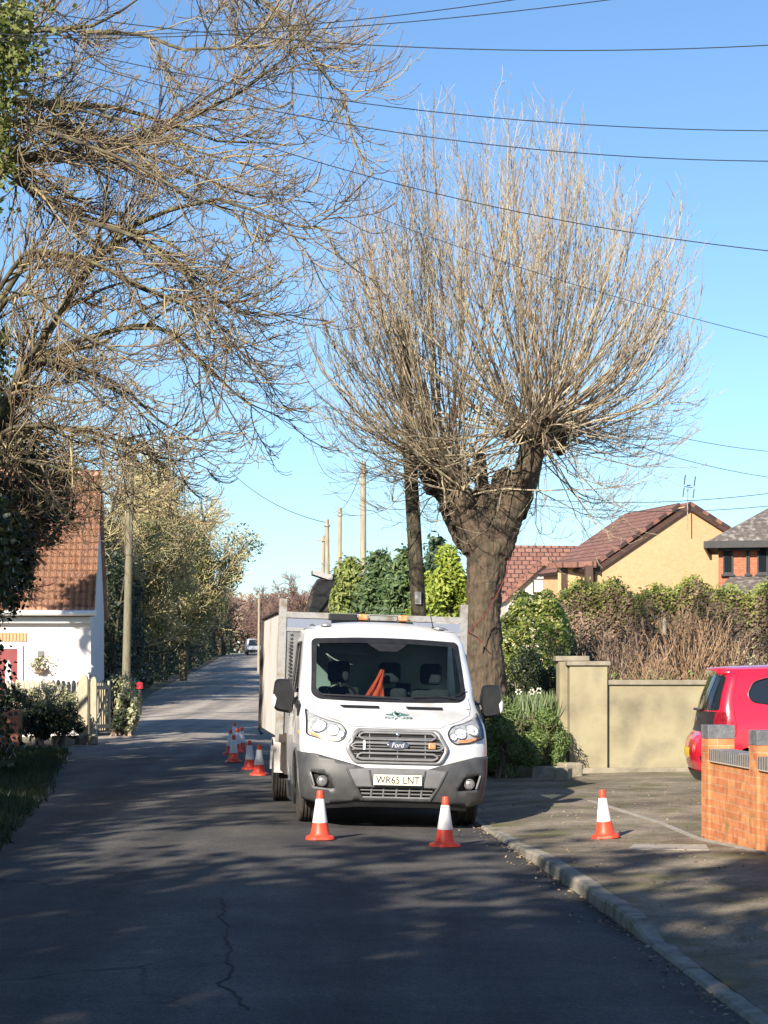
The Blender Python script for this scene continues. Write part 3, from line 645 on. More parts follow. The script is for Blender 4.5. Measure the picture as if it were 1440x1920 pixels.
M['tile_brown_sheet'] = tilemat_flat('brown tile sheet', [(.22, .10, .075), (.30, .15, .11)], (.06, .035, .03))
M['tile_dark_sheet'] = tilemat_flat('dark tile sheet', [(.09, .08, .075), (.20, .185, .165)], (.035, .03, .03))
Lg, Ag, Rg = W(1116, 1066, 75), W(1290, 948, 75.6), W(1420, 1030, 76.3)
h1, o1 = gable_house('brick_bungalow', 'buff yellow brick house with brown tiled gable roof and rooftop aerial behind the hedge', float(rise(75)), (M['brick_yellow'], M['tile_brown_sheet'], M['brown_wood']), Lg, Ag, Rg, (-1.5, 5.8, 0))
g1 = lambda v: tuple(Vector(v) - o1)
for (pa, pb) in ((1098, 1112),):
    p0, p1 = Vector(W(pa, 1120, 74.6)), Vector(W(pb, 1060, 74.6))
    MB().box(*sorted((g1(p0)[0], g1(p1)[0])), g1(p0)[1], g1(p0)[1] + .5, g1(p0)[2], g1(p1)[2]).build('porch_post', M['brown_wood'], h1)
MB().prism([g1(W(1030, 1056, 77)), g1(W(1118, 1052, 74.5)), g1(W(1118, 1064, 74.5)), g1(W(1030, 1064, 77))], [g1(W(1050, 1052, 80)), g1(W(1160, 1040, 77)), g1(W(1160, 1052, 77)), g1(W(1050, 1060, 80))]).build('porch_roof', M['tile_brown'], h1)
MB().prism([g1(W(1046, 1130, 77)), g1(W(1096, 1130, 76)), g1(W(1096, 1063, 76)), g1(W(1046, 1064, 77))], [g1(W(1060, 1130, 79)), g1(W(1110, 1130, 78)), g1(W(1110, 1063, 78)), g1(W(1060, 1064, 79))]).build('side_wall', M['brick_yellow'], h1)
MB().prism([g1(W(1052, 1120, 76.8)), g1(W(1064, 1120, 76.6)), g1(W(1064, 1064.5, 76.6)), g1(W(1052, 1064.5, 76.8))], [g1(W(1052, 1120, 76.9)), g1(W(1064, 1120, 76.7)), g1(W(1064, 1064.5, 76.7)), g1(W(1052, 1064.5, 76.9))]).build('side_window', M['brown_wood'], h1)
ae = empty('television_aerial', tuple(W(1289, 985, 75.2)), 0, 'thin rooftop television aerial on a bracket at the gable apex of the buff brick house', 'aerial')
MB().tube([(0, 0, -.2), (0, 0, .9), (.02, 0, 1.4)], .022, 6).build('mast', M['galv'], ae)
mb = MB().tube([(-.16, -.3, 1.45), (.25, .25, 1.45)], .015, 5)
for (x, y) in ((-.17, -.28), (.3, .28)):
    for s in (-1, 1): mb.tube([(x, y, 1.47 + s * .05), (x + .05 * s, y, 1.47 + s * .42)], .022, 5)
mb.box(-.02, .12, -.05, .05, 1.50, 1.54); mb.build('aerial_elements', M['dark_metal'], ae)
# cream house with small front gable, farther left
Lg, Ag, Rg = W(948, 1118, 82), W(1019, 1053, 82), W(1062, 1092, 82)
h2, o2 = gable_house('cream_house', 'cream rendered house with a small front gable beyond the pollard tree trunk', float(rise(82)), (M['house_cream'], M['tile_brown_sheet'], M['tile_brown']), Lg, Ag, Rg, (0, 4.5, 0), over=.25, th=.12)
g2 = lambda v: tuple(Vector(v) - o2)
me = MB().box(0, 9, 0, 3.4, 0, .12).build('roof', M['tile_brown_sheet'], h2)
s0 = Vector(W(930, 1112, 83.2)); s1 = Vector(W(930, 1023, 86)); uy = (s1 - s0).normalized(); ux = Vector((1, 0, 0)); nz = ux.cross(uy)
me.matrix_local = Matrix.Translation(Vector(g2(s0))) @ Matrix((ux, uy, nz)).transposed().to_4x4()
MB().box(g2(W(930, 1112, 83.4))[0], g2(W(930, 1112, 83.4))[0] + 8.4, g2(W(930, 1112, 86))[1], g2(W(930, 1112, 86))[1] + 3, -1, 3.2).build('rear_wall', M['house_cream'], h2)
p0, p1 = g2(W(999, 1112, 81.9)), g2(W(1040, 1085, 81.9))
wf = MB().box(p0[0], p1[0], p0[1], p0[1] + .08, p0[2], p1[2]).build('window_frame', M['brown_wood'], h2)
w2 = (p1[0] - p0[0]) / 2
MB().box(p0[0] + .06, p0[0] + w2 - .03, p0[1] - .02, p0[1] - .003, p0[2] + .05, p1[2] - .06).build('window_pane', M['white_wood'], wf)
MB().box(p0[0] + w2 + .03, p1[0] - .03, p0[1] - .02, p0[1] - .003, p0[2] + .05, p1[2] - .06).build('window_pane', M['white_wood'], wf)
# red brick house at the right edge
b3 = float(rise(58)); h3 = empty('red_brick_house', (float(W(1347, 0, 58)[0]), 58, b3), R(-11), 'red brick house with dark lichened roof at the right edge behind the hedge', 'house')
e3 = float(W(0, 1016, 58)[2]) - b3
MB().box(0, 7, 0, 6, -.5, e3).build('wall', M['brick_house'], h3)
ridge = 2.9
Pf = [(-.35, -.4, e3 - .02), (7.3, -.4, e3 - .02), (7.3, 6.4, e3 - .02), (-.35, 6.4, e3 - .02)]; Pr = [(3.1, 3.0, e3 + 2.1), (5.0, 3.0, e3 + 2.1)]
MB().add(Pf + Pr, [(0, 1, 5, 4), (1, 2, 5), (2, 3, 4, 5), (3, 0, 4), (3, 2, 1, 0)]).build('roof', M['tile_dark'], h3)
MB().box(-.4, 7.3, -.46, -.405, e3 - .2, e3 + .0).box(-.42, -.352, -.4, 6.4, e3 - .2, e3 + .0).build('gutter', M['dark_wood'], h3)
MB().box(0, 1.2, -.26, -.003, e3 - .28, e3 - .05).build('soffit', M['dark_wood'], h3)
for (xa, xb) in ((.13, .42), (1.12, 1.42), (.80, .90)):
    wz0 = e3 - .95
    wf = MB().box(xa, xb, -.06, -.003, wz0, e3 - .1).build('window_frame', M['dark_wood'], h3)
    MB().box(xa + .04, xb - .04, -.075, -.062, wz0 + .06, e3 - .16).build('window_pane', M['dark_glass'], wf)
    MB().box(xa - .05, xb + .05, -.12, -.003, wz0 - .06, wz0 - .002).build('window_sill', M['dark_wood'], h3)
MB().tube([(1.55, -.08, e3 - .1), (1.55, -.08, 0)], .045, 8).build('downpipe', M['dark_wood'], h3)
MB().add([(-.1, -1.4, e3 - 1.6), (4, -1.4, e3 - 1.6), (4, -.004, e3 - 1.0), (.35, -.004, e3 - 1.0), (-.1, -1.4, -.3), (4, -1.4, -.3), (4, 0, -.3), (-.1, 0, -.3)], [(0, 1, 2, 3), (0, 4, 5, 1), (4, 0, 3, 7), (1, 5, 6, 2)]).build('porch_roof', M['tile_dark'], h3)
# ------------------------------------------------------------------ vegetation
def clumps(rng, c, r, K, n, shell=.55):
    """leaf centres in K sub blobs filling an ellipsoid"""
    c = np.array(c, float); r = np.array(r, float)
    d = nrm(rng.normal(size=(K, 3))); kc = c + d * r * (rng.uniform(.35, .85, K) ** .6)[:, None]; kr = rng.uniform(.22, .42, K)
    i = rng.integers(0, K, n); e = nrm(rng.normal(size=(n, 3))); return kc[i] + e * (kr[i] * rng.uniform(shell, 1.05, n))[:, None] * r, e
# --- the pollarded tree
def pollard():
    rng = np.random.default_rng(11)
    base = np.array([float(W(912, 0, 31)[0]), 31.0, float(pavz(1.9, 31)) - .1])
    t = empty('pollard_tree', tuple(base), 0, 'tall bare pollarded tree with thick forked trunk and a fan of upright shoots', 'tree')
    def L(px, py, d=31.): return W(px, py, d) - base
    mb = MB()
    def limb(pts, rs, n=12):
        P = np.array([L(*p) for p in pts]); s = np.linspace(0, 1, len(P)); u = np.linspace(0, 1, n)
        Q = np.stack([np.interp(u, s, P[:, i]) for i in range(3)], 1); rr = np.interp(u, s, rs); mb.tube(Q, rr, 12)
    limb([(918, 1475), (910, 1300), (906, 1160), (912, 1060), (912, 1000), (908, 975)], [.46, .34, .27, .31, .34, .24])
    limb([(922, 1030), (945, 990), (968, 930), (990, 870), (1004, 825), (1010, 800, 30.9)], [.33, .27, .21, .20, .22, .20])
    limb([(900, 1030), (880, 970), (862, 925), (838, 890), (820, 862, 31.2)], [.30, .24, .20, .19, .17])
    limb([(905, 980), (904, 930), (902, 888), (900, 850)], [.16, .12, .11, .09])
    limb([(920, 985), (930, 935), (940, 895), (948, 878, 30.9)], [.17, .15, .13, .10])
    limb([(880, 1010, 31.4), (850, 960, 32.2), (835, 920, 32.6)], [.25, .2, .2])
    limb([(960, 960, 31.3), (985, 900, 32.3), (1000, 850, 32.8)], [.25, .2, .2])
    def knob(px, py, d, r, k=6):
        c = L(px, py, d)
        for _ in range(k):
            cc = c + rng.normal(size=3) * r * .45; rr = r * rng.uniform(.45, .75)
            prof = [(max(.005, rr * math.sin(a)), -rr * math.cos(a)) for a in np.linspace(.05, math.pi - .05, 9)]
            mb.lathe(prof, 12, Matrix.Translation(cc))
    heads = [(1010, 812, 30.9, .30), (975, 808, 31, .17), (1045, 828, 31.2, .18), (818, 872, 31.2, .26), (850, 880, 31, .2), (1000, 845, 32.8, .25), (835, 915, 32.6, .25), (870, 935, 30.8, .16), (835, 955, 31, .13), (985, 900, 30.8, .12)]
    for h in heads: knob(*h)
    tr = mb.build('trunk', M['bark'], t)
    rm = tr.modifiers.new('merge', 'REMESH'); rm.mode = 'VOXEL'; rm.voxel_size = .028; rm.use_smooth_shade = True
    for sz, st, md in ((.35, .10, 'CLOUDS'), (.09, .06, 'CLOUDS')):
        tx = bpy.data.textures.new('bark_relief', md); tx.noise_scale = sz; tx.noise_depth = 3
        dm = tr.modifiers.new('relief', 'DISPLACE'); dm.texture = tx; dm.strength = st; dm.mid_level = .5; dm.texture_coords = 'LOCAL'
    # shoots
    C = L(950, 605); rad = np.array([3.3, 3.0, 3.45])
    hp = [(L(h[0], h[1], h[2]), h[3]) for h in heads[:8]]; wts = np.array([5, 2, 2.2, 3, 2.2, 3, 2.2, 1.]); wts /= wts.sum()
    N = 350; P = []; Rr = []
    n = 11
    while len(P) < N:
        d = rng.normal(size=3); d /= np.linalg.norm(d)
        if d[2] < -.88: continue
        T = C + rad * d * rng.uniform(.72, 1.0)
        if abs(d[2]) < .3 and rng.random() < .1: continue
        D2 = np.array([np.linalg.norm((T - h[0]) * [1, .8, .35]) for h in hp]); pr = wts * np.exp(-D2 / .55); pr /= pr.sum()
        i = rng.choice(len(hp), p=pr); h, hr = hp[i]
        s = h + nrm(rng.normal(size=3) + [0, 0, 1.1]) * hr * .75
        v = T - s; ln = np.linalg.norm(v); hz = np.array([v[0], v[1], 0]); up = max(0, v[2])
        lo = min(0, v[2]); wd_ = float(np.clip(np.hypot(v[0], v[1]) / (abs(v[2]) + .3), 0, 2)) / 2
        c1 = s + hz * (.42 + .12 * wd_) + np.array([0, 0, up * (.30 - .16 * wd_) + lo * 1.1 - .15 * wd_])
        c2 = s + hz * (.90 + .10 * wd_) + np.array([0, 0, up * (.66 - .2 * wd_) + lo * 1.25 - .1 * wd_])
        u = np.linspace(0, 1, n)[:, None]
        B = (1 - u) ** 3 * s + 3 * (1 - u) ** 2 * u * c1 + 3 * (1 - u) * u * u * c2 + u ** 3 * T
        wv = np.cumsum(rng.normal(size=(n, 3)) * .028, axis=0) * np.linspace(0, 1, n)[:, None] ** .5
        B[1:] += wv[1:]
        P.append(B); r0 = rng.uniform(.011, .026) if ln > 2.5 else rng.uniform(.009, .018)
        Rr.append(np.linspace(r0, .0045, n))
    while len(P) < N + 75:
        a = rng.uniform(0, 2 * math.pi); dz_ = rng.uniform(-1.0, -.35); q = math.sqrt(1 - dz_ * dz_ * .8)
        T = C + rad * np.array([math.cos(a) * q, math.sin(a) * q, dz_]) * rng.uniform(.85, 1.02) + [0, 0, .1]
        h, hr = hp[3 if T[0] < L(912, 0)[0] else 0] if rng.random() < .6 else hp[rng.integers(0, len(hp))]
        s = h + nrm(rng.normal(size=3)) * hr * .7; v = T - s; hz = np.array([v[0], v[1], 0])
        c1 = s + hz * .35 + [0, 0, .25 + .2 * v[2]]; c2 = s + hz * .8 + [0, 0, v[2] * 1.25 - .25]
        u = np.linspace(0, 1, n)[:, None]; B = (1 - u) ** 3 * s + 3 * (1 - u) ** 2 * u * c1 + 3 * (1 - u) * u * u * c2 + u ** 3 * T
        wv = np.cumsum(rng.normal(size=(n, 3)) * .03, axis=0) * np.linspace(0, 1, n)[:, None] ** .5; B[1:] += wv[1:]
        P.append(B); Rr.append(np.linspace(rng.uniform(.009, .016), .004, n))
    P = np.array(P); Rr = np.array(Rr)
    P2, R2 = grow(rng, P, Rr, 3300, (.5, 1.3), .45, .06, .18, .11, 7, .5, .46, .0035)
    P3_, R3 = grow(rng, np.concatenate([P2, P[:, ::1][:, [0, 2, 4, 6, 8, 9, 10]]]), np.concatenate([R2, Rr[:, [0, 2, 4, 6, 8, 9, 10]]]), 8500, (.15, .5), .6, .08, .2, .13, 5, .6, .4, .003)
    # short sprouts covering heads and upper trunk
    Ps, Rs = grow(rng, np.array([[h + [0, 0, -.3], h + [0, 0, .25]] for h, _ in hp] + [[L(872, 1040), L(850, 930)], [L(960, 985), L(985, 880)], [L(890, 1000), L(905, 960)]]), np.full((11, 2), .02), 90, (.3, .9), 1.3, .05, .30, .22, 6, .5, 0, .004)
    strands('crown', [(P, Rr, 5), (P2, R2, 3), (P3_, R3, 3), (Ps, Rs, 3)], M['twig_grey'], t)
    # hanging thin outer shoots low on the left
pollard()
# --- big overhanging tree at left
def big_tree():
    rng = np.random.default_rng(21)
    base = np.array([-6.42, 30.0, .05]); o = base
    t = empty('overhanging_tree', tuple(base), 0, 'large bare tree with ivy clad trunk leaning over the road from the left edge', 'tree')
    def L(px, py, d=30.): return W(px, py, d) - base
    limbs = [
        ([(-45, 900), (20, 735), (60, 665), (125, 565), (165, 505), (215, 440), (290, 460), (350, 530), (420, 590), (500, 620), (545, 600)], .115, 2.5),
        ([(-60, 500), (0, 295), (30, 320), (85, 370), (145, 400), (195, 415), (270, 440), (330, 500), (400, 560), (450, 610)], .10, -2.5),
        ([(-60, 420), (0, 300), (100, 295), (165, 295), (250, 280), (320, 250), (370, 210), (450, 170), (505, 135), (550, 95), (595, 55), (615, 30)], .095, -1.5),
        ([(300, -90), (430, -40), (500, 0), (540, 40), (575, 85), (610, 135), (650, 175), (688, 182)], .04, -2.),
        ([(20, 735), (80, 665), (150, 635), (240, 605), (320, 600), (370, 650), (425, 690), (480, 730), (540, 770), (600, 800)], .07, 3.5),
        ([(20, 735), (65, 670), (165, 695), (240, 730), (300, 790), (360, 820), (415, 850)], .06, -2.),
        ([(-60, 250), (0, 120), (50, 55), (150, 60), (225, 20), (300, -40)], .09, 1.),
        ([(-60, 380), (0, 220), (100, 240), (200, 270), (300, 320), (380, 360), (470, 390), (560, 400)], .075, 4.),
        ([(-50, 640), (60, 470), (150, 480), (260, 540), (380, 600), (450, 670), (520, 720)], .07, 4.5),
        ([(-60, 300), (0, 180), (120, 190), (230, 200), (350, 250), (450, 270), (560, 290), (600, 275)], .07, 1.5),
        ([(-45, 850), (40, 800), (120, 800), (200, 820), (300, 850), (390, 880)], .06, 3.),
        ([(-45, 880), (30, 860), (100, 880), (170, 930), (240, 960)], .05, -3.),
        ([(-60, 100), (40, -20), (160, -60), (330, -70), (460, -60)], .08, 0.),
        ([(150, 60), (260, 60), (350, 90), (440, 80), (520, 40), (560, -20)], .045, -3.),
        ([(215, 440), (300, 400), (400, 380), (500, 420), (580, 440), (605, 420)], .05, -3.),
        ([(-60, 700), (0, 560), (60, 540), (130, 620), (200, 660), (280, 650)], .06, -4.),
    ]
    A = []; Ar = []
    for pts, r, dz in limbs:
        k = len(pts); d = [30 + dz * (i / (k - 1)) * 1.1 for i in range(k)]
        Q, rr = poly_strand([L(p[0], p[1], dd) for p, dd in zip(pts, d)], r * .85, .006, 16)
        Q = Q + np.cumsum(rng.normal(size=Q.shape) * .042, axis=0) * np.linspace(0, 1, 16)[:, None]
        A.append(Q); Ar.append(rr)
    # second, rear/front set of limbs for depth
    for pts, r, dz in limbs[:12]:
        k = len(pts); sh = rng.uniform(-45, 45, 2); dzz = -dz * 1.2 + rng.uniform(-1, 1)
        Q, rr = poly_strand([L(p[0] + sh[0] * i / k - 10, p[1] + sh[1] * i / k, 30 + dzz * (i / (k - 1))) for i, p in enumerate(pts[:-1])], r * .6, .006, 16) if k > 5 else (A[-1], Ar[-1])
        Q = Q + np.cumsum(rng.normal(size=Q.shape) * .03, axis=0) * np.linspace(0, 1, 16)[:, None]
        A.append(Q); Ar.append(rr)
    P = np.array(A); Rr = np.array(Ar)
    P2, R2 = grow(rng, P, Rr, 560, (.7, 2.1), .75, -.10, .14, .10, 10, .5, .12, .009, vec=(.25, 0, -.12))
    P3_, R3 = grow(rng, P2, R2, 4300, (.4, 1.1), .6, -.14,   .38, .11, 8, .55, .1, .0055, vec=(.15, 0, 0))
    P4, R4 = grow(rng, np.concatenate([P3_, P2[:, [0, 1, 3, 4, 5, 7, 8, 9]]]), np.concatenate([R3, R2[:, [0, 1, 3, 4, 5, 7, 8, 9]]]), 7500, (.12, .42), .7, -.08, .42, .13, 5, .6, .1, .0043)
    tr = strands('limbs', [(P, Rr, 7)], M['limb_moss'], t)
    strands('crown', [(P2, R2, 4), (P3_, R3, 3), (P4, R4, 3)], M['twig_dark'], t)
    Q, rr = poly_strand([(0, 0, -.2), (.05, 0, 3), (-.1, 0, 6), (-.3, 0, 9), (-.2, .1, 12), (-.4, 0, 13.5)], .36, .10, 20)
    MB().tube(Q, rr, 14).build('trunk', M['limb_moss'], t, smooth=True)
    # ivy round the trunk
    N = 15000; zz = rng.uniform(0, 12.5, N); a = rng.uniform(0, 2 * math.pi, N)
    ax = np.interp(zz, [0, 3, 6, 9, 12], [0, .05, -.1, -.3, -.2])
    lump = .18 * np.sin(zz * 2.3 + a) + .12 * np.sin(zz * 5.1 - 2 * a)
    rad = (.55 + lump + .15 * rng.normal(size=N)) * np.interp(zz, [0, .4, 3.4, 4.6, 8, 12.5], [.75, .9, .95, 1.15, .7, .6])
    C = np.stack([ax + rad * np.cos(a), rad * np.sin(a), zz], 1)
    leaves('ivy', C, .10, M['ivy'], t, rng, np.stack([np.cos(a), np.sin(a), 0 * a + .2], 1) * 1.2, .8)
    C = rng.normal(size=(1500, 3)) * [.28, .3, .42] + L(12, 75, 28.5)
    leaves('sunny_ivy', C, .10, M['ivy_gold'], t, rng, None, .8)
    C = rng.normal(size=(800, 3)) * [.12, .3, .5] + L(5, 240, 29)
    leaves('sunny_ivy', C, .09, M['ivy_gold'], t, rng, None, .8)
    return t
big_tree()
# --- hawthorn thicket under it
def hawthorn():
    rng = np.random.default_rng(31); base = np.array([-7.3, 35., .1])
    t = empty('hawthorn', tuple(base), 0, 'dense dark twiggy hawthorn in shade in front of the cottage roof', 'tree')
    def L(px, py, d=35.): return W(px, py, d) - base
    A = []; Ar = []
    for (px, py, d) in [(20, 850, 34), (60, 900, 35), (110, 880, 35), (30, 960, 34), (90, 960, 36), (140, 860, 36), (-10, 780, 33), (60, 780, 35), (100, 820, 34), (150, 920, 35), (10, 1020, 34), (70, 1010, 35.5), (-60, 700, 34), (0, 700, 34)]:
        Q, rr = poly_strand([L(-70, 1380), L(-60 + rng.uniform(-20, 20), 1150), L((px - 60) / 2, (py + 1100) / 2, (d + 35) / 2), L(px, py, d)], .06, .014, 12)
        A.append(Q); Ar.append(rr)
    P = np.array(A); Rr = np.array(Ar)
    P2, R2 = grow(rng, P, Rr, 330, (.4, 1.1), .9, -.05, .02, .14, 7, .5, .45, .008)
    P3_, R3 = grow(rng, P2, R2, 3600, (.2, .6), .8, -.05, .05, .15, 6, .6, .1, .0065)
    P4, R4 = grow(rng, P3_, R3, 5500, (.08, .25), .8, 0, .1, .15, 4, .7, .1, .005)
    strands('trunk', [(P, Rr, 7)], M['limb_moss'], t)
    strands('crown', [(P2, R2, 4), (P3_, R3, 3), (P4, R4, 3)], M['twig_dark'], t)
    C = P3_[:, 3][rng.choice(3600, 1500)] + rng.normal(size=(1500, 3)) * .1
    leaves('foliage', C, .06, M['hedge_brown'], t, rng)
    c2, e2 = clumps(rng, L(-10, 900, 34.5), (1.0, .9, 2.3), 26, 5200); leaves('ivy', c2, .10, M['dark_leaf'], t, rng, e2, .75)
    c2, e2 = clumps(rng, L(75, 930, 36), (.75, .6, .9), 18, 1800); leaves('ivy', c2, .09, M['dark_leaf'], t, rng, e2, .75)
hawthorn()
# --- generic bare/ivied trees: two prototypes, then copies
def make_tree(seed, twig, leafm, H=11., spread=4.5, nleaf=5000, dens=1., rmin=.012, trunk_h=.25):
    rng = np.random.default_rng(seed)
    t = empty('tree', (0, 0, 0))
    A = []; Ar = []
    for i in range(13):
        a = i * 2.4 + rng.uniform(-.3, .3); rr_ = rng.uniform(.25, 1) * spread; zt = H * rng.uniform(.55, .98) * (1 - .18 * (rr_ / spread) ** 2)
        Q, rr = poly_strand([(0, 0, -.2), (rng.normal() * .15, rng.normal() * .15, H * trunk_h * rng.uniform(.5, 1.2)), (rr_ * .45 * math.cos(a), rr_ * .45 * math.sin(a), zt * .6), (rr_ * math.cos(a), rr_ * math.sin(a), zt)], .17, .03, 14)
        Q = Q + np.cumsum(rng.normal(size=Q.shape) * .05, axis=0) * np.linspace(0, 1, 14)[:, None]
        A.append(Q); Ar.append(rr)
    P = np.array(A); Rr = np.array(Ar)
    P2, R2 = grow(rng, P, Rr, int(560 * dens), (1., 2.6), .75, .02, .10, .16, 8, .5, .25, .02)
    P3_, R3 = grow(rng, P2, R2, int(4500 * dens), (.5, 1.3), .7, -.05, .10, .18, 6, .6, .1, rmin * 1.15)
    P4, R4 = grow(rng, P3_, R3, int(8000 * dens), (.25, .7), .7, -.05, .12, .18, 4, .7, .1, rmin)
    strands('trunk', [(P, Rr, 7)], M['limb_moss'], t)
    strands('crown', [(P2, R2, 4), (P3_, R3, 3), (P4, R4, 3)], M[twig], t)
    if nleaf:
        K = 16; kc = P2[rng.choice(len(P2), K), 4]; kr = rng.uniform(.5, 1.2, K)
        i = rng.integers(0, K, nleaf); d = nrm(rng.normal(size=(nleaf, 3))); C = kc[i] + d * (kr[i] * rng.uniform(.5, 1.1, nleaf))[:, None]
        leaves('ivy', C, .15, M[leafm], t, rng, d * .8, .8)
    return t
def place(proto, first, x, y, z, s, rz, name, label, group):
    o = proto if first else copy_tree(proto)
    o.name = name; o.location = (x, y, z); o.scale = s if isinstance(s, tuple) else (s, s, s); o.rotation_euler = (0, 0, rz)
    o['label'] = label; o['category'] = 'tree'; o['group'] = group; return o
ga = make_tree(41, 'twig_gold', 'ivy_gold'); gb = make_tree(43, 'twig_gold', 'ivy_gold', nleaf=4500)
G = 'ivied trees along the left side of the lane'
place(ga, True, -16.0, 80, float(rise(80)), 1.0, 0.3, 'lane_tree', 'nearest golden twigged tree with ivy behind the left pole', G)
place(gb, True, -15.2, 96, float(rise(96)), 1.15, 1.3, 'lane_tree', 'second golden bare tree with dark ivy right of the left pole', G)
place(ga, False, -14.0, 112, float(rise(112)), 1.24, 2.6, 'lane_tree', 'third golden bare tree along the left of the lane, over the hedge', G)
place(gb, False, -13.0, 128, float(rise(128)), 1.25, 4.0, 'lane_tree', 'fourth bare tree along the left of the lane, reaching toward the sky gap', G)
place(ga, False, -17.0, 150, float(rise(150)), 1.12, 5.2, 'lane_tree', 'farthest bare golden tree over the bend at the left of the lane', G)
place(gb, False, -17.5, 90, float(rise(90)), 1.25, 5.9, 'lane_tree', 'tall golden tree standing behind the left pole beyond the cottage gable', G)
pa = make_tree(47, 'twig_purple', 'ivy_gold', H=9.5, spread=4.5, nleaf=0, rmin=.02, dens=.7)
G = 'purple brown bare trees at the far end of the lane'
place(pa, True, -10.2, 232, float(rise(232)), .95, 0, 'distant_tree', 'purple brown bare tree above the left end of the truck body at the lane end', G)
place(pa, False, -14.8, 250, float(rise(250)), .86, 2, 'distant_tree', 'brown bare tree at the lane end left of the truck', G)
place(pa, False, -6.5, 245, float(rise(245)), .9, 3, 'distant_tree', 'purple brown bare tree at the lane end beside the far poles', G)
place(pa, False, -19.5, 225, float(rise(225)), .9, 4, 'distant_tree', 'brown bare tree closing the bend of the lane on the left', G)
place(pa, False, -23.5, 205, float(rise(205)), 1.0, 5, 'distant_tree', 'brown bare tree half hidden behind the farthest golden lane tree', G)
place(pa, False, -11.8, 205, float(rise(205)), .62, 5.5, 'distant_tree', 'smaller brown bare tree beside the far car', G)
# --- leafy masses
def shrub(name, px, d, top, bot_z, rx, ry, mat, n, size, label, cat='bush', seed=1, K=26, dome=False, z0=None, group=None, stemmat='twig_brown', x=None, aspect=.55):
    rng = np.random.default_rng(seed); x = (px - 720) * d / F if x is None else x; zt = 1.7 - (top - 1250) * d / F; z0 = bot_z if z0 is None else z0
    t = empty(name, (x, d, z0), 0, label, cat, group); h = zt - z0
    C, e = clumps(rng, (0, 0, h * .52), (rx, ry, h * .5), K, n)
    if dome:
        e = nrm(rng.normal(size=(n, 3))); ww = 1 + .06 * np.sin(e[:, 0] * 9 + e[:, 2] * 5) + .05 * np.sin(e[:, 1] * 11 + e[:, 2] * 8); C = e * (ww * (1 - np.abs(rng.normal(0, .07, n))))[:, None] * [rx, ry, h * .5] + [0, 0, h * .5]
    k = C[:, 2] > .02; C = C[k]; e = e[k]
    leaves('foliage', C, size, M[mat], t, rng, e * 1.2 + [0, 0, .3], aspect)
    A = []; Ar = []
    for i in range(9):
        q = C[rng.integers(len(C))] * .85; Q, rr = poly_strand([(rng.normal() * .08, rng.normal() * .08, -.1), tuple(q * [.3, .3, .5]), tuple(q)], .035, .01, 8); A.append(Q); Ar.append(rr)
    P = np.array(A); Rr = np.array(Ar); P2, R2 = grow(rng, P, Rr, 60, (.2, .6), .7, 0, .05, .12, 5, .6, .3, .006)
    strands('stems', [(P, Rr, 5), (P2, R2, 3)], M[stemmat], t)
    return t
# conifers behind the van
def conifer(name, px, d, top, r, mat, n, label, seed, size=.22, x=None, z0=None, H=None, grp=None, K=1, leafasp=.35):
    rng = np.random.default_rng(seed); x = (px - 720) * d / F if x is None else x; z0 = float(rise(d)) if z0 is None else z0
    h = H if H else 1.7 - (top - 1250) * d / F - z0
    t = empty(name, (x, d, z0), 0, label, 'tree', grp)
    # sprays: branches leaving the stem, leaves along them
    nb = 170; zb = h * (rng.uniform(0.03, 1, nb) ** .9); a = rng.uniform(0, 6.28, nb)
    prof = np.interp(zb / h, [0, .12, .45, .8, 1], [.85, 1, .9, .5, .06]); rb = r * prof * rng.uniform(.75, 1.12, nb)
    i = rng.integers(0, nb, n); s = rng.uniform(.45, 1.05, n) ** .7
    C = np.stack([rb[i] * np.cos(a[i]) * s, rb[i] * np.sin(a[i]) * s, zb[i] + .22 * rb[i] * s * s], 1) + rng.normal(size=(n, 3)) * [.11 * r, .11 * r, .09 * r + .03]
    nn = np.stack([np.cos(a[i]), np.sin(a[i]), 0 * s + .5], 1)
    leaves('foliage', C, size, M[mat], t, rng, nn, leafasp)
    Q, rr = poly_strand([(0, 0, -.2), (0, 0, h * .5), (0, 0, h * .95)], max(.1, r * .09), .02, 8); mb = MB().tube(Q, rr, 8)
    for q in range(0, nb, 3): mb.tube([(0, 0, zb[q] - .1), (rb[q] * .8 * math.cos(a[q]), rb[q] * .8 * math.sin(a[q]), zb[q] + .1)], [.03, .01], 4, False)
    mb.build('trunk', M['limb_moss'], t)
    return t
conifer('conifer', 655, 62, 1062, 1.35, 'conifer_mid', 9000, 'olive green conifer just right of the chipper chute behind the truck body', 51)
conifer('conifer', 712, 60, 1046, 1.2, 'conifer', 9000, 'mid green conifer between the pale pole and the thick dark pole', 52)
conifer('conifer', 762, 56, 1042, 1.0, 'conifer', 9000, 'blue green conifer directly behind the thick dark pole', 53)
conifer('conifer', 818, 55, 1015, .8, 'conifer_blue', 8000, 'tall dark conifer top between the thick pole and the pollard trunk', 55)
conifer('conifer', 842, 47, 1035, .82, 'conifer_lime', 11000, 'bright lime yellow conifer beside the pollard trunk', 54, size=.16)
conifer('conifer', 800, 50, 1085, .7, 'conifer_lime', 6000, 'small lime yellow conifer touching the thick dark pole', 56, size=.16)
conifer('conifer', 612, 75, 1108, 1.2, 'conifer_mid', 6000, 'low olive conifer hidden behind the chipper chute', 57)
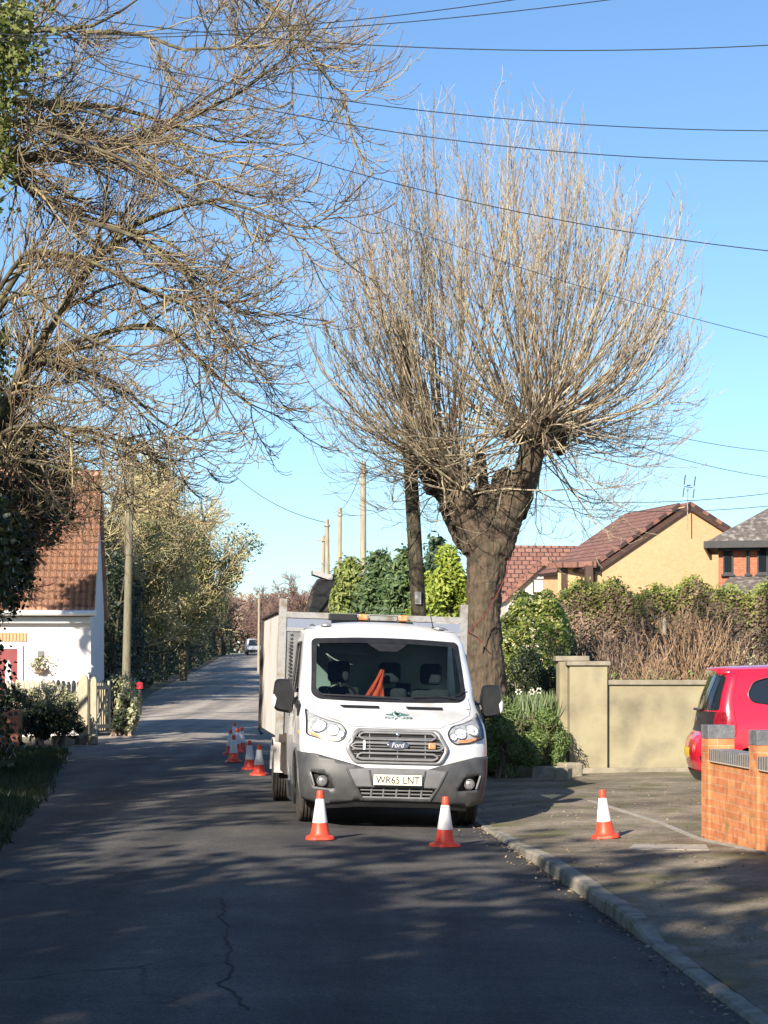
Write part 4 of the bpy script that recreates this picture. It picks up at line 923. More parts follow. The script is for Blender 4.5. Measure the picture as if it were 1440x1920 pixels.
# laurel and right-hand garden
shrub('laurel_bush', 1002, 40, 1112, .1, .90, .9, 'laurel', 19000, .10, 'large rounded laurel bush with sunny yellow green leaves beside the pollard trunk', seed=61, K=34, dome=True)
shrub('laurel_bush', 940, 39, 1185, .1, .58, .6, 'laurel', 7000, .09, 'smaller lower lobe of yellow green laurel touching the pollard trunk', seed=62, K=20, dome=True)
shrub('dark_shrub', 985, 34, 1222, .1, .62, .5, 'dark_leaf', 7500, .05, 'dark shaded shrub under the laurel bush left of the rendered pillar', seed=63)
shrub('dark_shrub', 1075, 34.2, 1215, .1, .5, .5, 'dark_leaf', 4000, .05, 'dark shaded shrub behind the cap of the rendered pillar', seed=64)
shrub('feathery_bush', 950, 29.6, 1322, .02, .45, .5, 'lav', 9000, .075, 'feathery green bush in the van shadow at the pavement edge', seed=65, aspect=.22)
shrub('feathery_bush', 1015, 30.2, 1325, .02, .42, .5, 'lav', 8000, .075, 'bright sunlit feathery green bush against the rendered pillar', seed=66, aspect=.22)
shrub('feathery_bush', 905, 30.4, 1330, .02, .45, .5, 'lav', 6000, .075, 'feathery bush directly behind the van mirror on the right', seed=67, aspect=.22)
def spikes(px, d, z0, n, h, label, seed, w=.35, flowers=1):
    rng = np.random.default_rng(seed); x = (px - 720) * d / F; t = empty('daffodil_clump', (x, d, z0), 0, label, 'plant', 'daffodil clumps beside the rendered pillar')
    A = []; 
    B = np.stack([rng.normal(0, w * .5, n), rng.normal(0, .14, n), np.zeros(n)], 1); tip = B + np.stack([rng.normal(0, .09, n), rng.normal(0, .09, n), h * rng.uniform(.65, 1.1, n)], 1)
    mid = (B + tip) / 2 + rng.normal(size=(n, 3)) * .015; wv = np.stack([rng.uniform(.008, .014, n), rng.normal(0, .006, n), 0 * B[:, 0]], 1)
    V = np.stack([B - wv, B + wv, mid + wv, tip, mid - wv], 1).reshape(-1, 3)
    mk('leaves', V, np.arange(5 * n).reshape(n, 5), M['spike'], t)
    for k in range(flowers):
        fx = rng.normal(0, w * .5); hh = h * rng.uniform(.95, 1.15); st = MB().tube([(fx, -.05, 0), (fx, -.05, hh)], .006, 4).build('stem', M['spike'], t)
        fl = []
        for q in range(6):
            a = q * 1.047; fl.append((fx + .038 * math.cos(a), -.09, hh + .038 * math.sin(a)))
        leaves('flower', np.array(fl), .04, M['petal'], st, rng, np.array([0, -2., .3]), .8)
for i, (px, d, n, h, lab) in enumerate([(930, 31.2, 90, .38, 'clump of upright daffodil leaves nearest the van mirror'), (965, 31.3, 120, .42, 'clump of tall daffodil leaves with pale flowers above the feathery bush'), (1005, 31.2, 120, .42, 'clump of grey green daffodil leaves in the middle of the bed'), (1040, 31.3, 90, .45, 'clump of pale daffodil leaves touching the rendered pillar')]):
    spikes(px, d, .80, n * 2, h * 1.15, lab, 70 + i)
# garden bank behind bed carries the clumps
MB().prism([(1.2, 30.75, -.1), (2.72, 30.75, -.1), (2.72, 33.5, -.1), (1.2, 33.5, -.1)], [(1.35, 30.95, .80), (2.7, 30.95, .82), (2.7, 33.5, .85), (1.3, 33.5, .84)]).build('bank', M['soil'])['kind'] = 'structure'
# hedge behind the rendered wall
def hedge(name, x0, x1, y0, y1, z0, z1, mat, topmat, n, size, label, seed, topfrac=.2):
    rng = np.random.default_rng(seed); t = empty(name, ((x0 + x1) / 2, (y0 + y1) / 2, z0), 0, label, 'hedge')
    cx, cy = (x0 + x1) / 2, (y0 + y1) / 2
    def pts(n, top):
        x = rng.uniform(x0, x1, n); H = z1 - z0; hz = H * (1 + .035 * np.sin(x * 3.1) + .03 * np.sin(x * 7.7 + 1) + .02 * rng.normal(size=n))
        z = hz * (1 - np.abs(rng.normal(0, .11, n))) if top else hz * rng.uniform(0.02, .95, n)
        face = rng.random(n) < (.35 if top else .75)
        y = np.where(face, y0 + np.abs(rng.normal(0, .09, n)) + .10 * np.sin(x * 4 + z * 3), rng.uniform(y0, y1, n))
        return np.stack([x - cx, y - cy, z], 1)
    leaves('foliage', pts(n, False), size, M[mat], t, rng, np.array([0, -1.2, .4]), .55)
    leaves('top_foliage', pts(int(n * .34), True), size, M[topmat], t, rng, np.array([0, -.6, 1.]), .55)
    A = []; Ar = []
    for i in range(int((x1 - x0) * 4)):
        x = rng.uniform(x0, x1) - cx; Q, rr = poly_strand([(x, 0, -.1), (x + rng.normal() * .1, rng.normal() * .1, (z1 - z0) * .5), (x + rng.normal() * .2, rng.normal() * .15, (z1 - z0) * .93)], .03, .01, 7); A.append(Q); Ar.append(rr)
    P = np.array(A); Rr = np.array(Ar); P2, R2 = grow(rng, P, Rr, int((x1 - x0) * 90), (.3, .8), .9, 0, .1, .15, 5, .6, .1, .006)
    strands('stems', [(P, Rr, 5), (P2, R2, 3)], M['twig_brown'], t); return t
hedge('hedge', 3.75, 15.5, 42, 43.3, .1, 3.40, 'hedge_brown', 'hedge_green', 84000, .085, 'long clipped hedge, brown and twiggy below with a green top, behind the rendered wall', 81)
# hedge on left of lane: dark ivied bank as one long hedge in sections
def lane_hedge(y0, y1, off, H, seed, label):
    rng = np.random.default_rng(seed); n = 13000
    ym = (y0 + y1) / 2; xm = float(LX(ym)) - off - 1; t = empty('lane_hedge', (xm, ym, float(rise(ym))), 0, label, 'hedge', 'tall dark hedge lengths beside the lane')
    y = rng.uniform(y0, y1, n); fx = LX(y) - off + .25 * np.sin(y * 1.3) ; H_ = H * (1 + .1 * np.sin(y * .9) + .07 * np.sin(y * 2.3))
    z = H_ * rng.uniform(0, 1, n) ** .9; x = fx - np.abs(rng.normal(0, .25, n)) - .35 * (z / H) - (rng.random(n) < .3) * rng.uniform(0, 2.4, n) * 1. + .2 * np.sin(z * 2.2 + y)
    top = rng.random(n) < .25; z = np.where(top, H_ * rng.uniform(.9, 1.08, n), z); x = np.where(top, fx - rng.uniform(0, 2.6, n), x)
    C = np.stack([x - xm, y - ym, z + rise(y) - rise(ym)], 1)
    leaves('foliage', C, .20, M['dark_leaf'], t, rng, np.array([1, -.4, .5]), .7)
    A = []; Ar = []
    for i in range(int((y1 - y0) * 1.6)):
        yy = rng.uniform(y0, y1); xx = float(LX(yy)) - off - rng.uniform(.1, 1); zz = float(rise(yy))
        Q, rr = poly_strand([(xx - xm, yy - ym, zz - float(rise(ym)) - .1), (xx - xm + rng.normal() * .2, yy - ym + rng.normal() * .2, H * .5 + zz - float(rise(ym))), (xx - xm + rng.normal() * .4, yy - ym, H * .97 + zz - float(rise(ym)))], .09, .03, 7); A.append(Q); Ar.append(rr)
    P = np.array(A); Rr = np.array(Ar); P2, R2 = grow(rng, P, Rr, 260, (.5, 1.6), .9, 0, .1, .15, 5, .6, .1, .014)
    strands('stems', [(P, Rr, 5), (P2, R2, 3)], M['limb_moss'], t)
segs = [(66, 76, 2.2, 2.9, 'nearest length of dark ivied hedge beside the lane, around the left pole base'), (76, 88, 1.7, 3.4, 'second length of tall dark hedge beyond the left pole'), (88, 102, .9, 6.2, 'third length of tall dark hedge on the left of the lane'), (102, 118, .7, 6.6, 'fourth length of tall dark hedge on the left of the lane'), (118, 136, .6, 6.4, 'fifth length of tall dark hedge toward the bend'), (136, 156, .6, 5.6, 'sixth length of tall dark hedge at the bend'), (156, 180, .6, 4.6, 'seventh length of dark hedge beyond the bend'), (180, 215, .6, 5.0, 'last length of dark hedge closing the lane'), (215, 262, -.8, 6.0, 'farthest dark hedge across the end of the lane')]
for i, (a, b, off, H, lab) in enumerate(segs): lane_hedge(a, b, off, H, 90 + i, lab)
def end_hedge():
    rng = np.random.default_rng(99); n = 15000; t = empty('end_hedge', (-14, 262, float(rise(262))), 0, 'dark brown hedge and undergrowth across the far end of the lane', 'hedge')
    C = np.stack([rng.uniform(-14, 16, n), rng.normal(0, .8, n), rng.uniform(0, 1, n) ** .8 * (7 + 1.2 * np.sin(np.arange(n)))], 1); leaves('foliage', C, .5, M['hedge_brown'], t, rng, np.array([0, -1, .5]), .7)
end_hedge()
# twiggy shrubs in front of the hedge
def stems_shrub(px, d, z0, H, sp, n, mat, label, seed, name='twiggy_shrub', dens=1., leafn=0):
    rng = np.random.default_rng(seed); x = (px - 720) * d / F; t = empty(name, (x, d, z0), 0, label, 'shrub')
    A = []; Ar = []
    for i in range(n):
        a = rng.uniform(0, 6.28); r = sp * rng.uniform(.1, 1); h = H * rng.uniform(.6, 1.05) * (1 - .25 * r / sp)
        Q, rr = poly_strand([(rng.normal() * .07, rng.normal() * .07, -.05), (r * .35 * math.cos(a), r * .35 * math.sin(a), h * .45), (r * math.cos(a), r * math.sin(a) * .7, h)], .014, .005, 10); Q = Q + np.cumsum(rng.normal(size=Q.shape) * .012, axis=0); A.append(Q); Ar.append(rr)
    P = np.array(A); Rr = np.array(Ar)
    P2, R2 = grow(rng, P, Rr, int(n * 9 * dens), (.2, .7), .5, .03, .12, .1, 6, .7, .15, .0055)
    P3_, R3 = grow(rng, P2, R2, int(n * 14 * dens), (.1, .3), .5, .03, .1, .1, 4, .7, .1, .0045)
    strands('stems', [(P, Rr, 4), (P2, R2, 3), (P3_, R3, 3)], M[mat], t)
    if leafn:
        C = P2[rng.choice(len(P2), leafn), 4] + rng.normal(size=(leafn, 3)) * .06; leaves('foliage', C, .055, M['fern_pale'], t, rng)
stems_shrub(1285, 33.5, .4, 2.5, .85, 46, 'twig_orange', 'tall orange stemmed bare shrub rising above the hedge near the red car', 101)
stems_shrub(1225, 33.0, .4, 1.7, .6, 40, 'twig_orange', 'orange stemmed shrub in the middle behind the rendered wall', 102)
stems_shrub(1345, 33.6, .4, 2.1, .7, 40, 'twig_orange', 'orange stemmed shrub above the rear of the red car', 103, leafn=250)
stems_shrub(1405, 33.8, .4, 1.8, .7, 36, 'twig_brown', 'leafy brown shrub above the roof of the red car', 104, leafn=900)
stems_shrub(1145, 33.2, .4, 1.75, .75, 60, 'twig_brown', 'tangled pale brown bare shrub just right of the rendered pillar', 105, dens=1.5)
stems_shrub(1195, 34.6, .4, 2.0, .8, 50, 'twig_brown', 'brown bare shrub against the hedge behind the rendered wall', 106, dens=1.4)
stems_shrub(1100, 35.5, .4, 2.2, .6, 40, 'twig_brown', 'bare brown shrub between the laurel bush and the hedge', 107, leafn=300)
# low undergrowth on top of the wall line
rng = np.random.default_rng(110); n = 5000; tt = empty('undergrowth', (5.5, 32, .4), 0, 'low pale green undergrowth just behind the coping of the rendered wall', 'undergrowth')
C = np.stack([rng.uniform(-2.0, 3.4, n), rng.normal(0, .35, n), rng.uniform(.0, 1.25, n) * (.75 + .25 * np.sin(rng.uniform(0, 9, n)))], 1); leaves('foliage', C, .08, M['lav'], tt, rng, np.array([0, -.6, .6]), .3)
MB().box(7.35, 8.0, 33.4, 33.6, .3, 2.45).build('timber_panel', M['brick_yellow'])
tag(bpy.data.objects['timber_panel'], 'sunlit buff brick garden panel at the right edge behind the red car', 'wall')
stand = MB().tube([(0, 0, 0), (0, 0, 1.75)], .012, 5)
be = empty('bird_feeder', ((1246 - 720) * 33.2 / F, 33.2, .55), 0, 'small pale bird feeder hanging among the brown stems before the hedge', 'feeder')
stand.build('feeder_pole', M['dark_metal'], be); MB().lathe([(.02, 1.68), (.036, 1.72), (.036, 1.92), (.02, 1.96), (.005, 1.98)], 10).build('feeder_tube', M['coping'], be)
# left garden shrubs
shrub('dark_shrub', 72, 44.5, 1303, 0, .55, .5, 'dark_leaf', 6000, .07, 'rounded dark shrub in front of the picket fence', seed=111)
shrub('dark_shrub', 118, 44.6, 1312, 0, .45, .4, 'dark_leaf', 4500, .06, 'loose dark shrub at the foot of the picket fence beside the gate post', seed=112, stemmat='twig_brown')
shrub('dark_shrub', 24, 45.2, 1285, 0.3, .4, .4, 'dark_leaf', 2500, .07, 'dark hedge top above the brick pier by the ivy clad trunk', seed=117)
shrub('pale_shrub', 85, 45.6, 1282, 0.4, .8, .3, 'fern_pale', 2500, .06, 'pale flowering plants just in front of the pickets', seed=113)
shrub('pale_shrub', 226, 51, 1262, 0, .62, .4, 'fern_pale', 3600, .075, 'sunlit pale green shrub right of the garden gate', seed=114)
shrub('pale_shrub', 240, 50, 1290, 0, .30, .3, 'fern_pale', 2000, .10, 'low pale broad leaved plant at the road edge right of the gate', seed=115, aspect=.7)
shrub('dark_shrub', 214, 50, 1305, 0, .42, .4, 'dark_leaf', 3000, .08, 'low dark green shrub right of the open garden gate', seed=116)
rs = empty('rockery', (-6.95, 44.8, 0), 0, 'sunlit stones and dead leaves heaped at the foot of the gate post', 'rockery')
for k in range(9):
    mtx = Matrix.Translation((rngk.uniform(-.5, .35), rngk.uniform(-.15, .2), rngk.uniform(0, .1))) @ Matrix.Rotation(rngk.uniform(0, 3), 4, 'Z')
    s = rngk.uniform(.07, .15); MB().box(-s, s, -s * .7, s * .7, -s, s * .7, mtx).build('stone_block', M['stone'], rs, bevel=.03, seg=2)
# --- trees that stand behind and left of the camera and shade the lane
def shade_tree(x, y, H, r, seed, label, n=3300):
    rng = np.random.default_rng(seed); t = empty('shade_tree', (x, y, 0), 0, label, 'tree', 'evergreen oaks along the lane outside the frame')
    hi = r < 0; r = abs(r); d = nrm(rng.normal(size=(60, 3))); kc = np.array([0, 0, H * (.80 if hi else .55)]) + d * np.array([r, r, H * (.16 if hi else .42)]) * (rng.uniform(.2, 1, 60) ** .5)[:, None]
    i = rng.integers(0, 60, n); C = kc[i] + nrm(rng.normal(size=(n, 3))) * rng.uniform(.2, 1.0, n)[:, None] * .95
    leaves('foliage', C[C[:, 2] > .3], .36, M['conifer'], t, rng, None, .7)
    P, Rr = poly_strand([(0, 0, -.2), (.1, 0, H * .5), (0, 0, H * .9)], .3, .05, 8)
    A = [P]; Ar = [Rr]; P2, R2 = grow(rng, np.array(A), np.array(Ar), 50, (1.0, r * 1.1 + .5), 1.0, .05, .1, .1, 8, .5, .2, .02)
    strands('trunk', [(np.array(A), np.array(Ar), 8), (P2, R2, 4)], M['limb_moss'], t); return t
SH = [(-13, .5, 13.2, 2.6), (-9.6, -.8, 13.6, 2.6), (-6.4, -1.4, 12.2, 2.4), (-12, -6, 12.5, 2.8), (-8, -7, 12.5, 2.8), (-4.5, -6.5, 11.5, 2.6), (-3.6, -3.0, 12.4, 2.2), (-1.2, -4.2, 12.0, 2.2),
      (-11.9, 5.6, 12.2, 2.5), (-11.9, 10.2, 13.2, 2.6), (-11.9, 14.8, 13.0, 2.6), (-11.9, 19.4, 12.4, 2.6), (-11.3, 24, 12.4, 2.5), (-11.5, 28.5, 11.6, 2.4), (-12.6, 33, 7.4, 2.0), (-1.0, -9.5, 13.5, 2.8), (-6.0, -12, 15.0, 3.0), (-11, -12, 15.5, 3.0), (3.2, -8, 12.5, 2.6), (-8.8, 37.2, 9.8, -1.0), (-10.4, 40.5, 10.8, -1.9)]
for i, (x, y, H, r) in enumerate(SH): shade_tree(x, y, H, r, 200 + i, 'evergreen oak beside the lane, outside the frame, throwing dappled shade on the road')
# ------------------------------------------------------------------ vehicles
def smooth_interp(xs, ys_, sig=.03):
    g = np.linspace(min(xs) - .2, max(xs) + .2, 500); v = np.interp(g, xs, ys_); h = g[1] - g[0]; k = int(3 * sig / h)
    ker = np.exp(-.5 * (np.arange(-k, k + 1) * h / sig) ** 2); ker /= ker.sum(); v = np.convolve(np.pad(v, k, mode='edge'), ker, 'valid')
    return lambda x: np.interp(x, g, v)
class Shell:
    """front (or rear) of a vehicle: x sideways, z up, y = depth behind the nose"""
    def __init__(s, yc, w, A, n=2.8):
        s.yc = smooth_interp(*zip(*yc)); s.w = smooth_interp(*zip(*w), .04); s.A = smooth_interp(*zip(*A), .05); s.n = n
    def th(s, x, z):
        t = min(abs(x) / float(s.w(z)), .99999); return math.copysign(math.asin(t ** (s.n / 2)), x)
    def pth(s, th, z):
        sg = 1 if th >= 0 else -1; a = min(abs(th), math.pi / 2)
        x = sg * float(s.w(z)) * math.sin(a) ** (2 / s.n); y = float(s.yc(z)) + float(s.A(z)) * (1 - max(0, math.cos(a)) ** (2 / s.n))
        return np.array([x, y, z])
    def P(s, th, z, off=0):
        p = s.pth(th, z)
        if off:
            e = .01; a = s.pth(min(th + e, 1.56), z) - s.pth(max(th - e, -1.56), z); b = s.pth(th, z + e) - s.pth(th, z - e)
            nn = np.cross(a, b); nn /= np.linalg.norm(nn) + 1e-9
            p = p + nn * off
        return p
    def X(s, x, z, off=0): return s.P(s.th(x, z), z, off)
    def edge(s, z): return float(s.yc(z)) + float(s.A(z))
    def patch(s, name, mat, parent, outer, holes=(), off=0., step=.05, thick=0, smooth=True):
        def ds(P): 
            out = []
            for i in range(len(P)):
                a, b = np.array(P[i], float), np.array(P[(i + 1) % len(P)], float); n = max(1, int(np.linalg.norm(b - a) / .05))
                out += [tuple(a + (b - a) * k / n) for k in range(n)]
            return out
        tf = lambda P: [(s.th(x, z), z) for x, z in ds(P)]
        V, Fc = cdt(tf(outer), [tf(h) for h in holes], step)
        o = mk(name, [s.P(a, z, off) for a, z in V], Fc, mat, parent)
        if thick: sd = o.modifiers.new('solid', 'SOLIDIFY'); sd.thickness = thick; sd.offset = -1
        me = o.data
        # make the faces point outwards (towards -y)
        import bmesh
        bm = bmesh.new(); bm.from_mesh(me)
        fl = [f for f in bm.faces if f.normal.y > 0.02]; 
        if len(fl) > len(bm.faces) / 2: bmesh.ops.reverse_faces(bm, faces=bm.faces[:])
        bm.to_mesh(me); bm.free()
        if smooth: autosmooth(o, 50)
        return o
    def path(s, pts, off, n=None, close=False):
        pts = list(pts) + ([pts[0]] if close else []); out = []
        for i in range(len(pts) - 1):
            a, b = np.array(pts[i]), np.array(pts[i + 1]); k = max(1, int(np.linalg.norm(b - a) / .04))
            out += [tuple(s.X(*(a + (b - a) * j / k), off)) for j in range(k)]
        out.append(tuple(s.X(*pts[-1], off))); return out
def wheel(parent, x, y, z, r, wd, side, rimmat='galv', name='wheel'):
    e = bpy.data.objects.new(name, None); link(e, parent); e.location = (x, y, z)
    Mx = Matrix.Rotation(R(90), 4, 'Y')
    prof = [(r * .62, -wd / 2), (r * .9, -wd / 2), (r * .97, -wd * .44), (r, -wd * .36)]
    for g_ in (-.25, -.08, .08, .25): prof += [(r, wd * (g_ - .05)), (r - .012, wd * (g_ - .03)), (r - .012, wd * (g_ + .03)), (r, wd * (g_ + .05))]
    prof += [(r, wd * .36), (r * .97, wd * .44), (r * .9, wd / 2), (r * .62, wd / 2)]
    MB().lathe(prof, 40, Mx).build('tyre', M['rubber'], e, smooth=True)
    s = side; MB().lathe([(r * .62, -wd * .45 * s), (r * .60, wd * .3 * s), (r * .25, wd * .2 * s), (r * .2, wd * .45 * s), (.01, wd * .46 * s)], 24, Mx).build('rim', M[rimmat], e, smooth=True)
    return e
yaw = R(6.4); roll = .030
ox, oy = .125, 21.1
ey = Vector((-math.sin(yaw), math.cos(yaw), 0)); ex = Vector((math.cos(yaw), math.sin(yaw), -roll)).normalized(); ez = ex.cross(ey).normalized(); ey = ez.cross(ex)
zo = (float(roadz(-.9, 21.5)) + float(roadz(.98, 21.6))) / 2 
van = empty('tipper_van', (0, 0, 0), 0, 'white crew tipper van with grey bumper parked half against the kerb facing the camera', 'van')
van.matrix_basis = Matrix.Translation((ox, oy, zo)) @ Matrix((ex, ey, ez)).transposed().to_4x4()
S = Shell(yc=[(.15, .12), (.30, .06), (.38, .02), (.5, 0), (.62, .005), (.7, .03), (.85, .05), (1.0, .09), (1.08, .14), (1.14, .24), (1.20, .42), (1.27, .62), (1.34, .80), (1.38, .86), (1.7, 1.15), (2.055, 1.50), (2.105, 1.60), (2.17, 1.80)],
          w=[(.15, .95), (.3, .985), (.5, 1.015), (.9, 1.03), (1.2, 1.02), (1.36, 1.0), (1.7, .965), (2.055, .925), (2.17, .88)],
          A=[(.15, .42), (.8, .42), (1.1, .46), (1.3, .42), (1.45, .34), (1.7, .27), (2.17, .26)], n=2.9)
WP = M['white_paint']
half = [(0, .655), (.34, .655), (.50, .70), (.66, .74), (.86, .79), (1.03, .80)]
split = [(-x, z) for x, z in half[::-1]] + half[1:]
# sample up the sides of the outline so that it follows the corner line
zs = np.arange(.84, 2.171, .06); Rside = [(float(S.w(z)), z) for z in zs]; Lside = [(-x, z) for x, z in Rside[::-1]]
body = split + Rside + [(x, 2.17) for x in (.7, .4, 0, -.4, -.7)] + Lside
# windscreen opening
wsT = 2.015; wsB = 1.365
ws = rpoly([(-.862, 1.43), (-.79, 1.375), (-.4, 1.362), (0, 1.358), (.4, 1.362), (.79, 1.375), (.862, 1.43), (.835, 2.005), (.80, 2.035), (.35, 2.055), (0, 2.06), (-.35, 2.055), (-.80, 2.035), (-.835, 2.005)], .05, 3)
def shrink(P, d):
    A_ = np.array(P); c = A_.mean(0); out = []
    for p in A_: v = p - c; out.append(tuple(c + v * np.array([1 - d / .85, 1 - d / .33])))
    return out
cab = S.patch('cab_body', WP, van, body, [ws], 0, .045)
# roof cap
ring0 = [S.P(a, 2.17) for a in np.linspace(-math.pi / 2, math.pi / 2, 33)]
rear = 2.62; wr = .88
ring0 = [np.array([p[0], p[1], 2.17]) for p in ring0] + [np.array([wr, y, 2.17]) for y in np.linspace(S.edge(2.17) + .05, rear, 6)] + [np.array([x, rear, 2.17]) for x in np.linspace(wr - .2, -wr + .2, 6)] + [np.array([-wr, y, 2.17]) for y in np.linspace(rear, S.edge(2.17) + .05, 6)]
c = np.array([0, 2.3, 0]); V = []; K = 9
for k in range(K):
    s_ = 1 - k / (K - 1) * .98; zz = 2.17 + .10 * (1 - s_ ** 2.6)
    for p in ring0: q = c + (p - c) * s_; V.append((q[0], q[1], zz))
nR = len(ring0); Fc = [(k * nR + i, k * nR + (i + 1) % nR, (k + 1) * nR + (i + 1) % nR, (k + 1) * nR + i) for k in range(K - 1) for i in range(nR)] + [tuple((K - 1) * nR + i for i in range(nR))]
rf = mk('roof', V, Fc, WP, van); autosmooth(rf, 60)
for s in (-1, 1):
    MB().tube([(s * .78, 1.98, 2.195), (s * .785, 2.3, 2.22), (s * .785, 2.6, 2.22)], .010, 6).build('roof_channel', M['grey_plastic'], rf)
    MB().lathe([(.05, 0), (.045, .02), (.02, .035), (.005, .038)], 12, Matrix.Translation((s * .66, 1.88, 2.20)) @ Matrix.Scale(1.3, 4, (1, 0, 0))).build('roof_cap', M['slat_grey'], rf)
# sides with wheel arch and window
def side(s):
    fe = [(S.edge(z), z) for z in np.arange(.80, 2.171, .05)]
    wc, wz, wr_ = .97, .36, .43
    arch = [(wc + wr_ * math.cos(a), wz + wr_ * math.sin(a)) for a in np.linspace(R(100), R(4), 12)]
    out = fe + [(2.62, 2.17), (2.62, .36)] + arch[::-1]
    win = rpoly([(1.42, 1.44), (2.42, 1.44), (2.42, 2.0), (1.90, 2.0)], .05, 3)
    V, Fc = cdt(out, [win], .08)
    sx_ = lambda y, z: s * (float(S.w(z)) - (.0 if z < 2.13 else 0))
    o = mk('side_panel', [(sx_(y, z), y, z) for y, z in V], Fc if s < 0 else [f[::-1] for f in Fc], WP, van); autosmooth(o, 50)
    g = mk('side_window', [(s * (float(S.w(z)) - .02), y, z) for y, z in shrink_poly(win, 1.03)], [tuple(range(len(win)))], M['wglass'], van)
    fr = MB().tube([(s * (float(S.w(z)) + .002), y, z) for y, z in win + [win[0]]], .018, 6).build('window_frame', M['black_plastic'], g)
    # grey sill and bumper return
    arch2 = [(wc + wr_ * math.cos(a), wz + wr_ * math.sin(a)) for a in np.linspace(R(100), R(190), 10)]
    out2 = [(S.edge(z), z) for z in np.arange(.26, .801, .06)] + [(S.edge(.8), .8)] + arch2 + [(.53, .26)]
    V2, F2 = cdt(out2, [], .08); mk('bumper_return', [(s * (float(S.w(z)) + .001), y, z) for y, z in V2], F2, M['grey_plastic'], van)
    MB().tube([(s * (float(S.w(z)) + .0), y, z) for y, z in [(wc + (wr_ + .01) * math.cos(a), wz + (wr_ + .01) * math.sin(a)) for a in np.linspace(R(190), R(-10), 20)]], .022, 6).build('wheel_arch', M['grey_plastic'], van)
    MB().prism([(s * .9, 1.40, .16), (s * 1.0, 1.40, .16), (s * 1.025, 1.40, .38), (s * .9, 1.40, .38)], [(s * .9, 2.62, .16), (s * 1.0, 2.62, .16), (s * 1.025, 2.62, .38), (s * .9, 2.62, .38)]).build('sill', M['grey_plastic'], van)
    # door seams, handle
    MB().tube([(s * (float(S.w(z)) + .001), y, z) for y, z in [(1.22, .45), (1.20, 1.0), (1.24, 1.36), (1.36, 1.42)]], .006, 5).tube([(s * (float(S.w(z)) + .001), y, z) for y, z in [(2.50, .4), (2.52, 1.3), (2.50, 2.1)]], .006, 5).build('door_seam', M['black_plastic'], o)
    mm = Matrix.Translation((s * 1.045, 2.33, 1.2)); MB().box(-.02, .02, -.12, .12, -.03, .03, mm).build('door_handle', M['black_plastic'] , o, bevel=.012)
    MB().prism([(s * (float(S.w(z)) + .012), y, z) for y, z in [(.75, 1.19), (.95, 1.17), (1.12, 1.30), (1.08, 1.34), (.9, 1.30)]], [(s * (float(S.w(z)) - .01), y, z) for y, z in [(.75, 1.19), (.95, 1.17), (1.12, 1.30), (1.08, 1.34), (.9, 1.30)]]).build('wing_trim', M['black_plastic'], o)
    MB().box(-.008, .012, -.05, .05, -.02, .02, Matrix.Translation((s * 1.03, .62, 1.0))).build('side_repeater', M['amber'], o)
def shrink_poly(P, k):
    A_ = np.array(P); c_ = A_.mean(0); return [tuple(c_ + (p - c_) * k) for p in A_]
for s in (-1, 1): side(s)
MB().box(-.86, .86, 2.6, 2.62, .4, 2.168).build('cab_rear', WP, van)
MB().box(-.9, .9, .35, 2.6, .42, .46).build('cab_floor', M['dark_void'], van)
MB().box(-.85, .85, .5, .53, .2, .95).build('engine_bay', M['dark_void'], van)
for s in (-1, 1):
    mb = MB(); a_ = np.linspace(R(-5), R(185), 14)
    P1_ = [(s * .62, .97 + .42 * math.cos(a), .36 + .42 * math.sin(a)) for a in a_]; P2_ = [(s * 1.0, p[1], p[2]) for p in P1_]
    n = len(P1_); mb.add(P1_ + P2_, [(i, i + 1, n + i + 1, n + i) for i in range(n - 1)]); mb.build('wheel_well', M['dark_void'], van)
# windscreen: black border, glass, wipers
S.patch('windscreen_border', M['black_plastic'], van, shrink(ws, -.012), [shrink(ws, .045)], .004, .05)
gl = S.patch('windscreen', M['wglass'], van, shrink(ws, .03), (), -.004, .07)
mb = MB()
mb.tube(S.path([(.80, 1.385), (.55, 1.41), (.25, 1.39)], .03), .009, 6); mb.tube(S.path([(.66, 1.385), (.78, 1.44), (.86, 1.50)], .03), .007, 6)
mb.tube(S.path([(-.05, 1.375), (-.4, 1.385), (-.74, 1.395)], .03), .009, 6).tube(S.path([(.1, 1.372), (-.1, 1.38), (-.5, 1.40)], .035), .006, 6)
mb.build('wipers', M['black_plastic'], gl)
S.patch('mirror_housing', M['black_plastic'], gl, [(-.26, 2.04), (.28, 2.04), (.20, 1.975), (.12, 1.92), (-.08, 1.92), (-.17, 1.975)], (), .001, .05)
# bumper
zsb = np.arange(.30, .80, .06); bR = [(float(S.w(z)), z) for z in zsb]
bump = [(-x, z) for x, z in bR] + [(x, z - .004) for x, z in split] + bR[::-1] + [(.80, .25), (.60, .27), (.45, .30), (-.45, .30), (-.60, .27), (-.80, .25)]
lg = [(-.42, .445), (-.36, .345), (.36, .345), (.42, .445)]
fogL = rpoly([(-.925, .60), (-.74, .57), (-.66, .43), (-.70, .42), (-.89, .44)], .03)
fogR = [(-x, z) for x, z in fogL[::-1]]
bp = S.patch('bumper', M['grey_plastic'], van, bump, [lg, fogL, fogR], .012, .045, thick=.03)
S.patch('bumper_grille', M['dark_void'], bp, [(-.45, .47), (-.38, .33), (.38, .33), (.45, .47)], (), -.05, .06)
mb = MB()
for z in (.415, .375): mb.tube(S.path([(-.39, z), (.39, z)], -.015), .008, 5)
for x in (-.27, -.14, 0, .14, .27): mb.tube(S.path([(x, .44), (x, .345)], -.012), .010, 5)
mb.tube(S.path([(-.36, .342), (.36, .342)], .005), .012, 6)
mb.build('grille_bars', M['slat_grey'], bp)
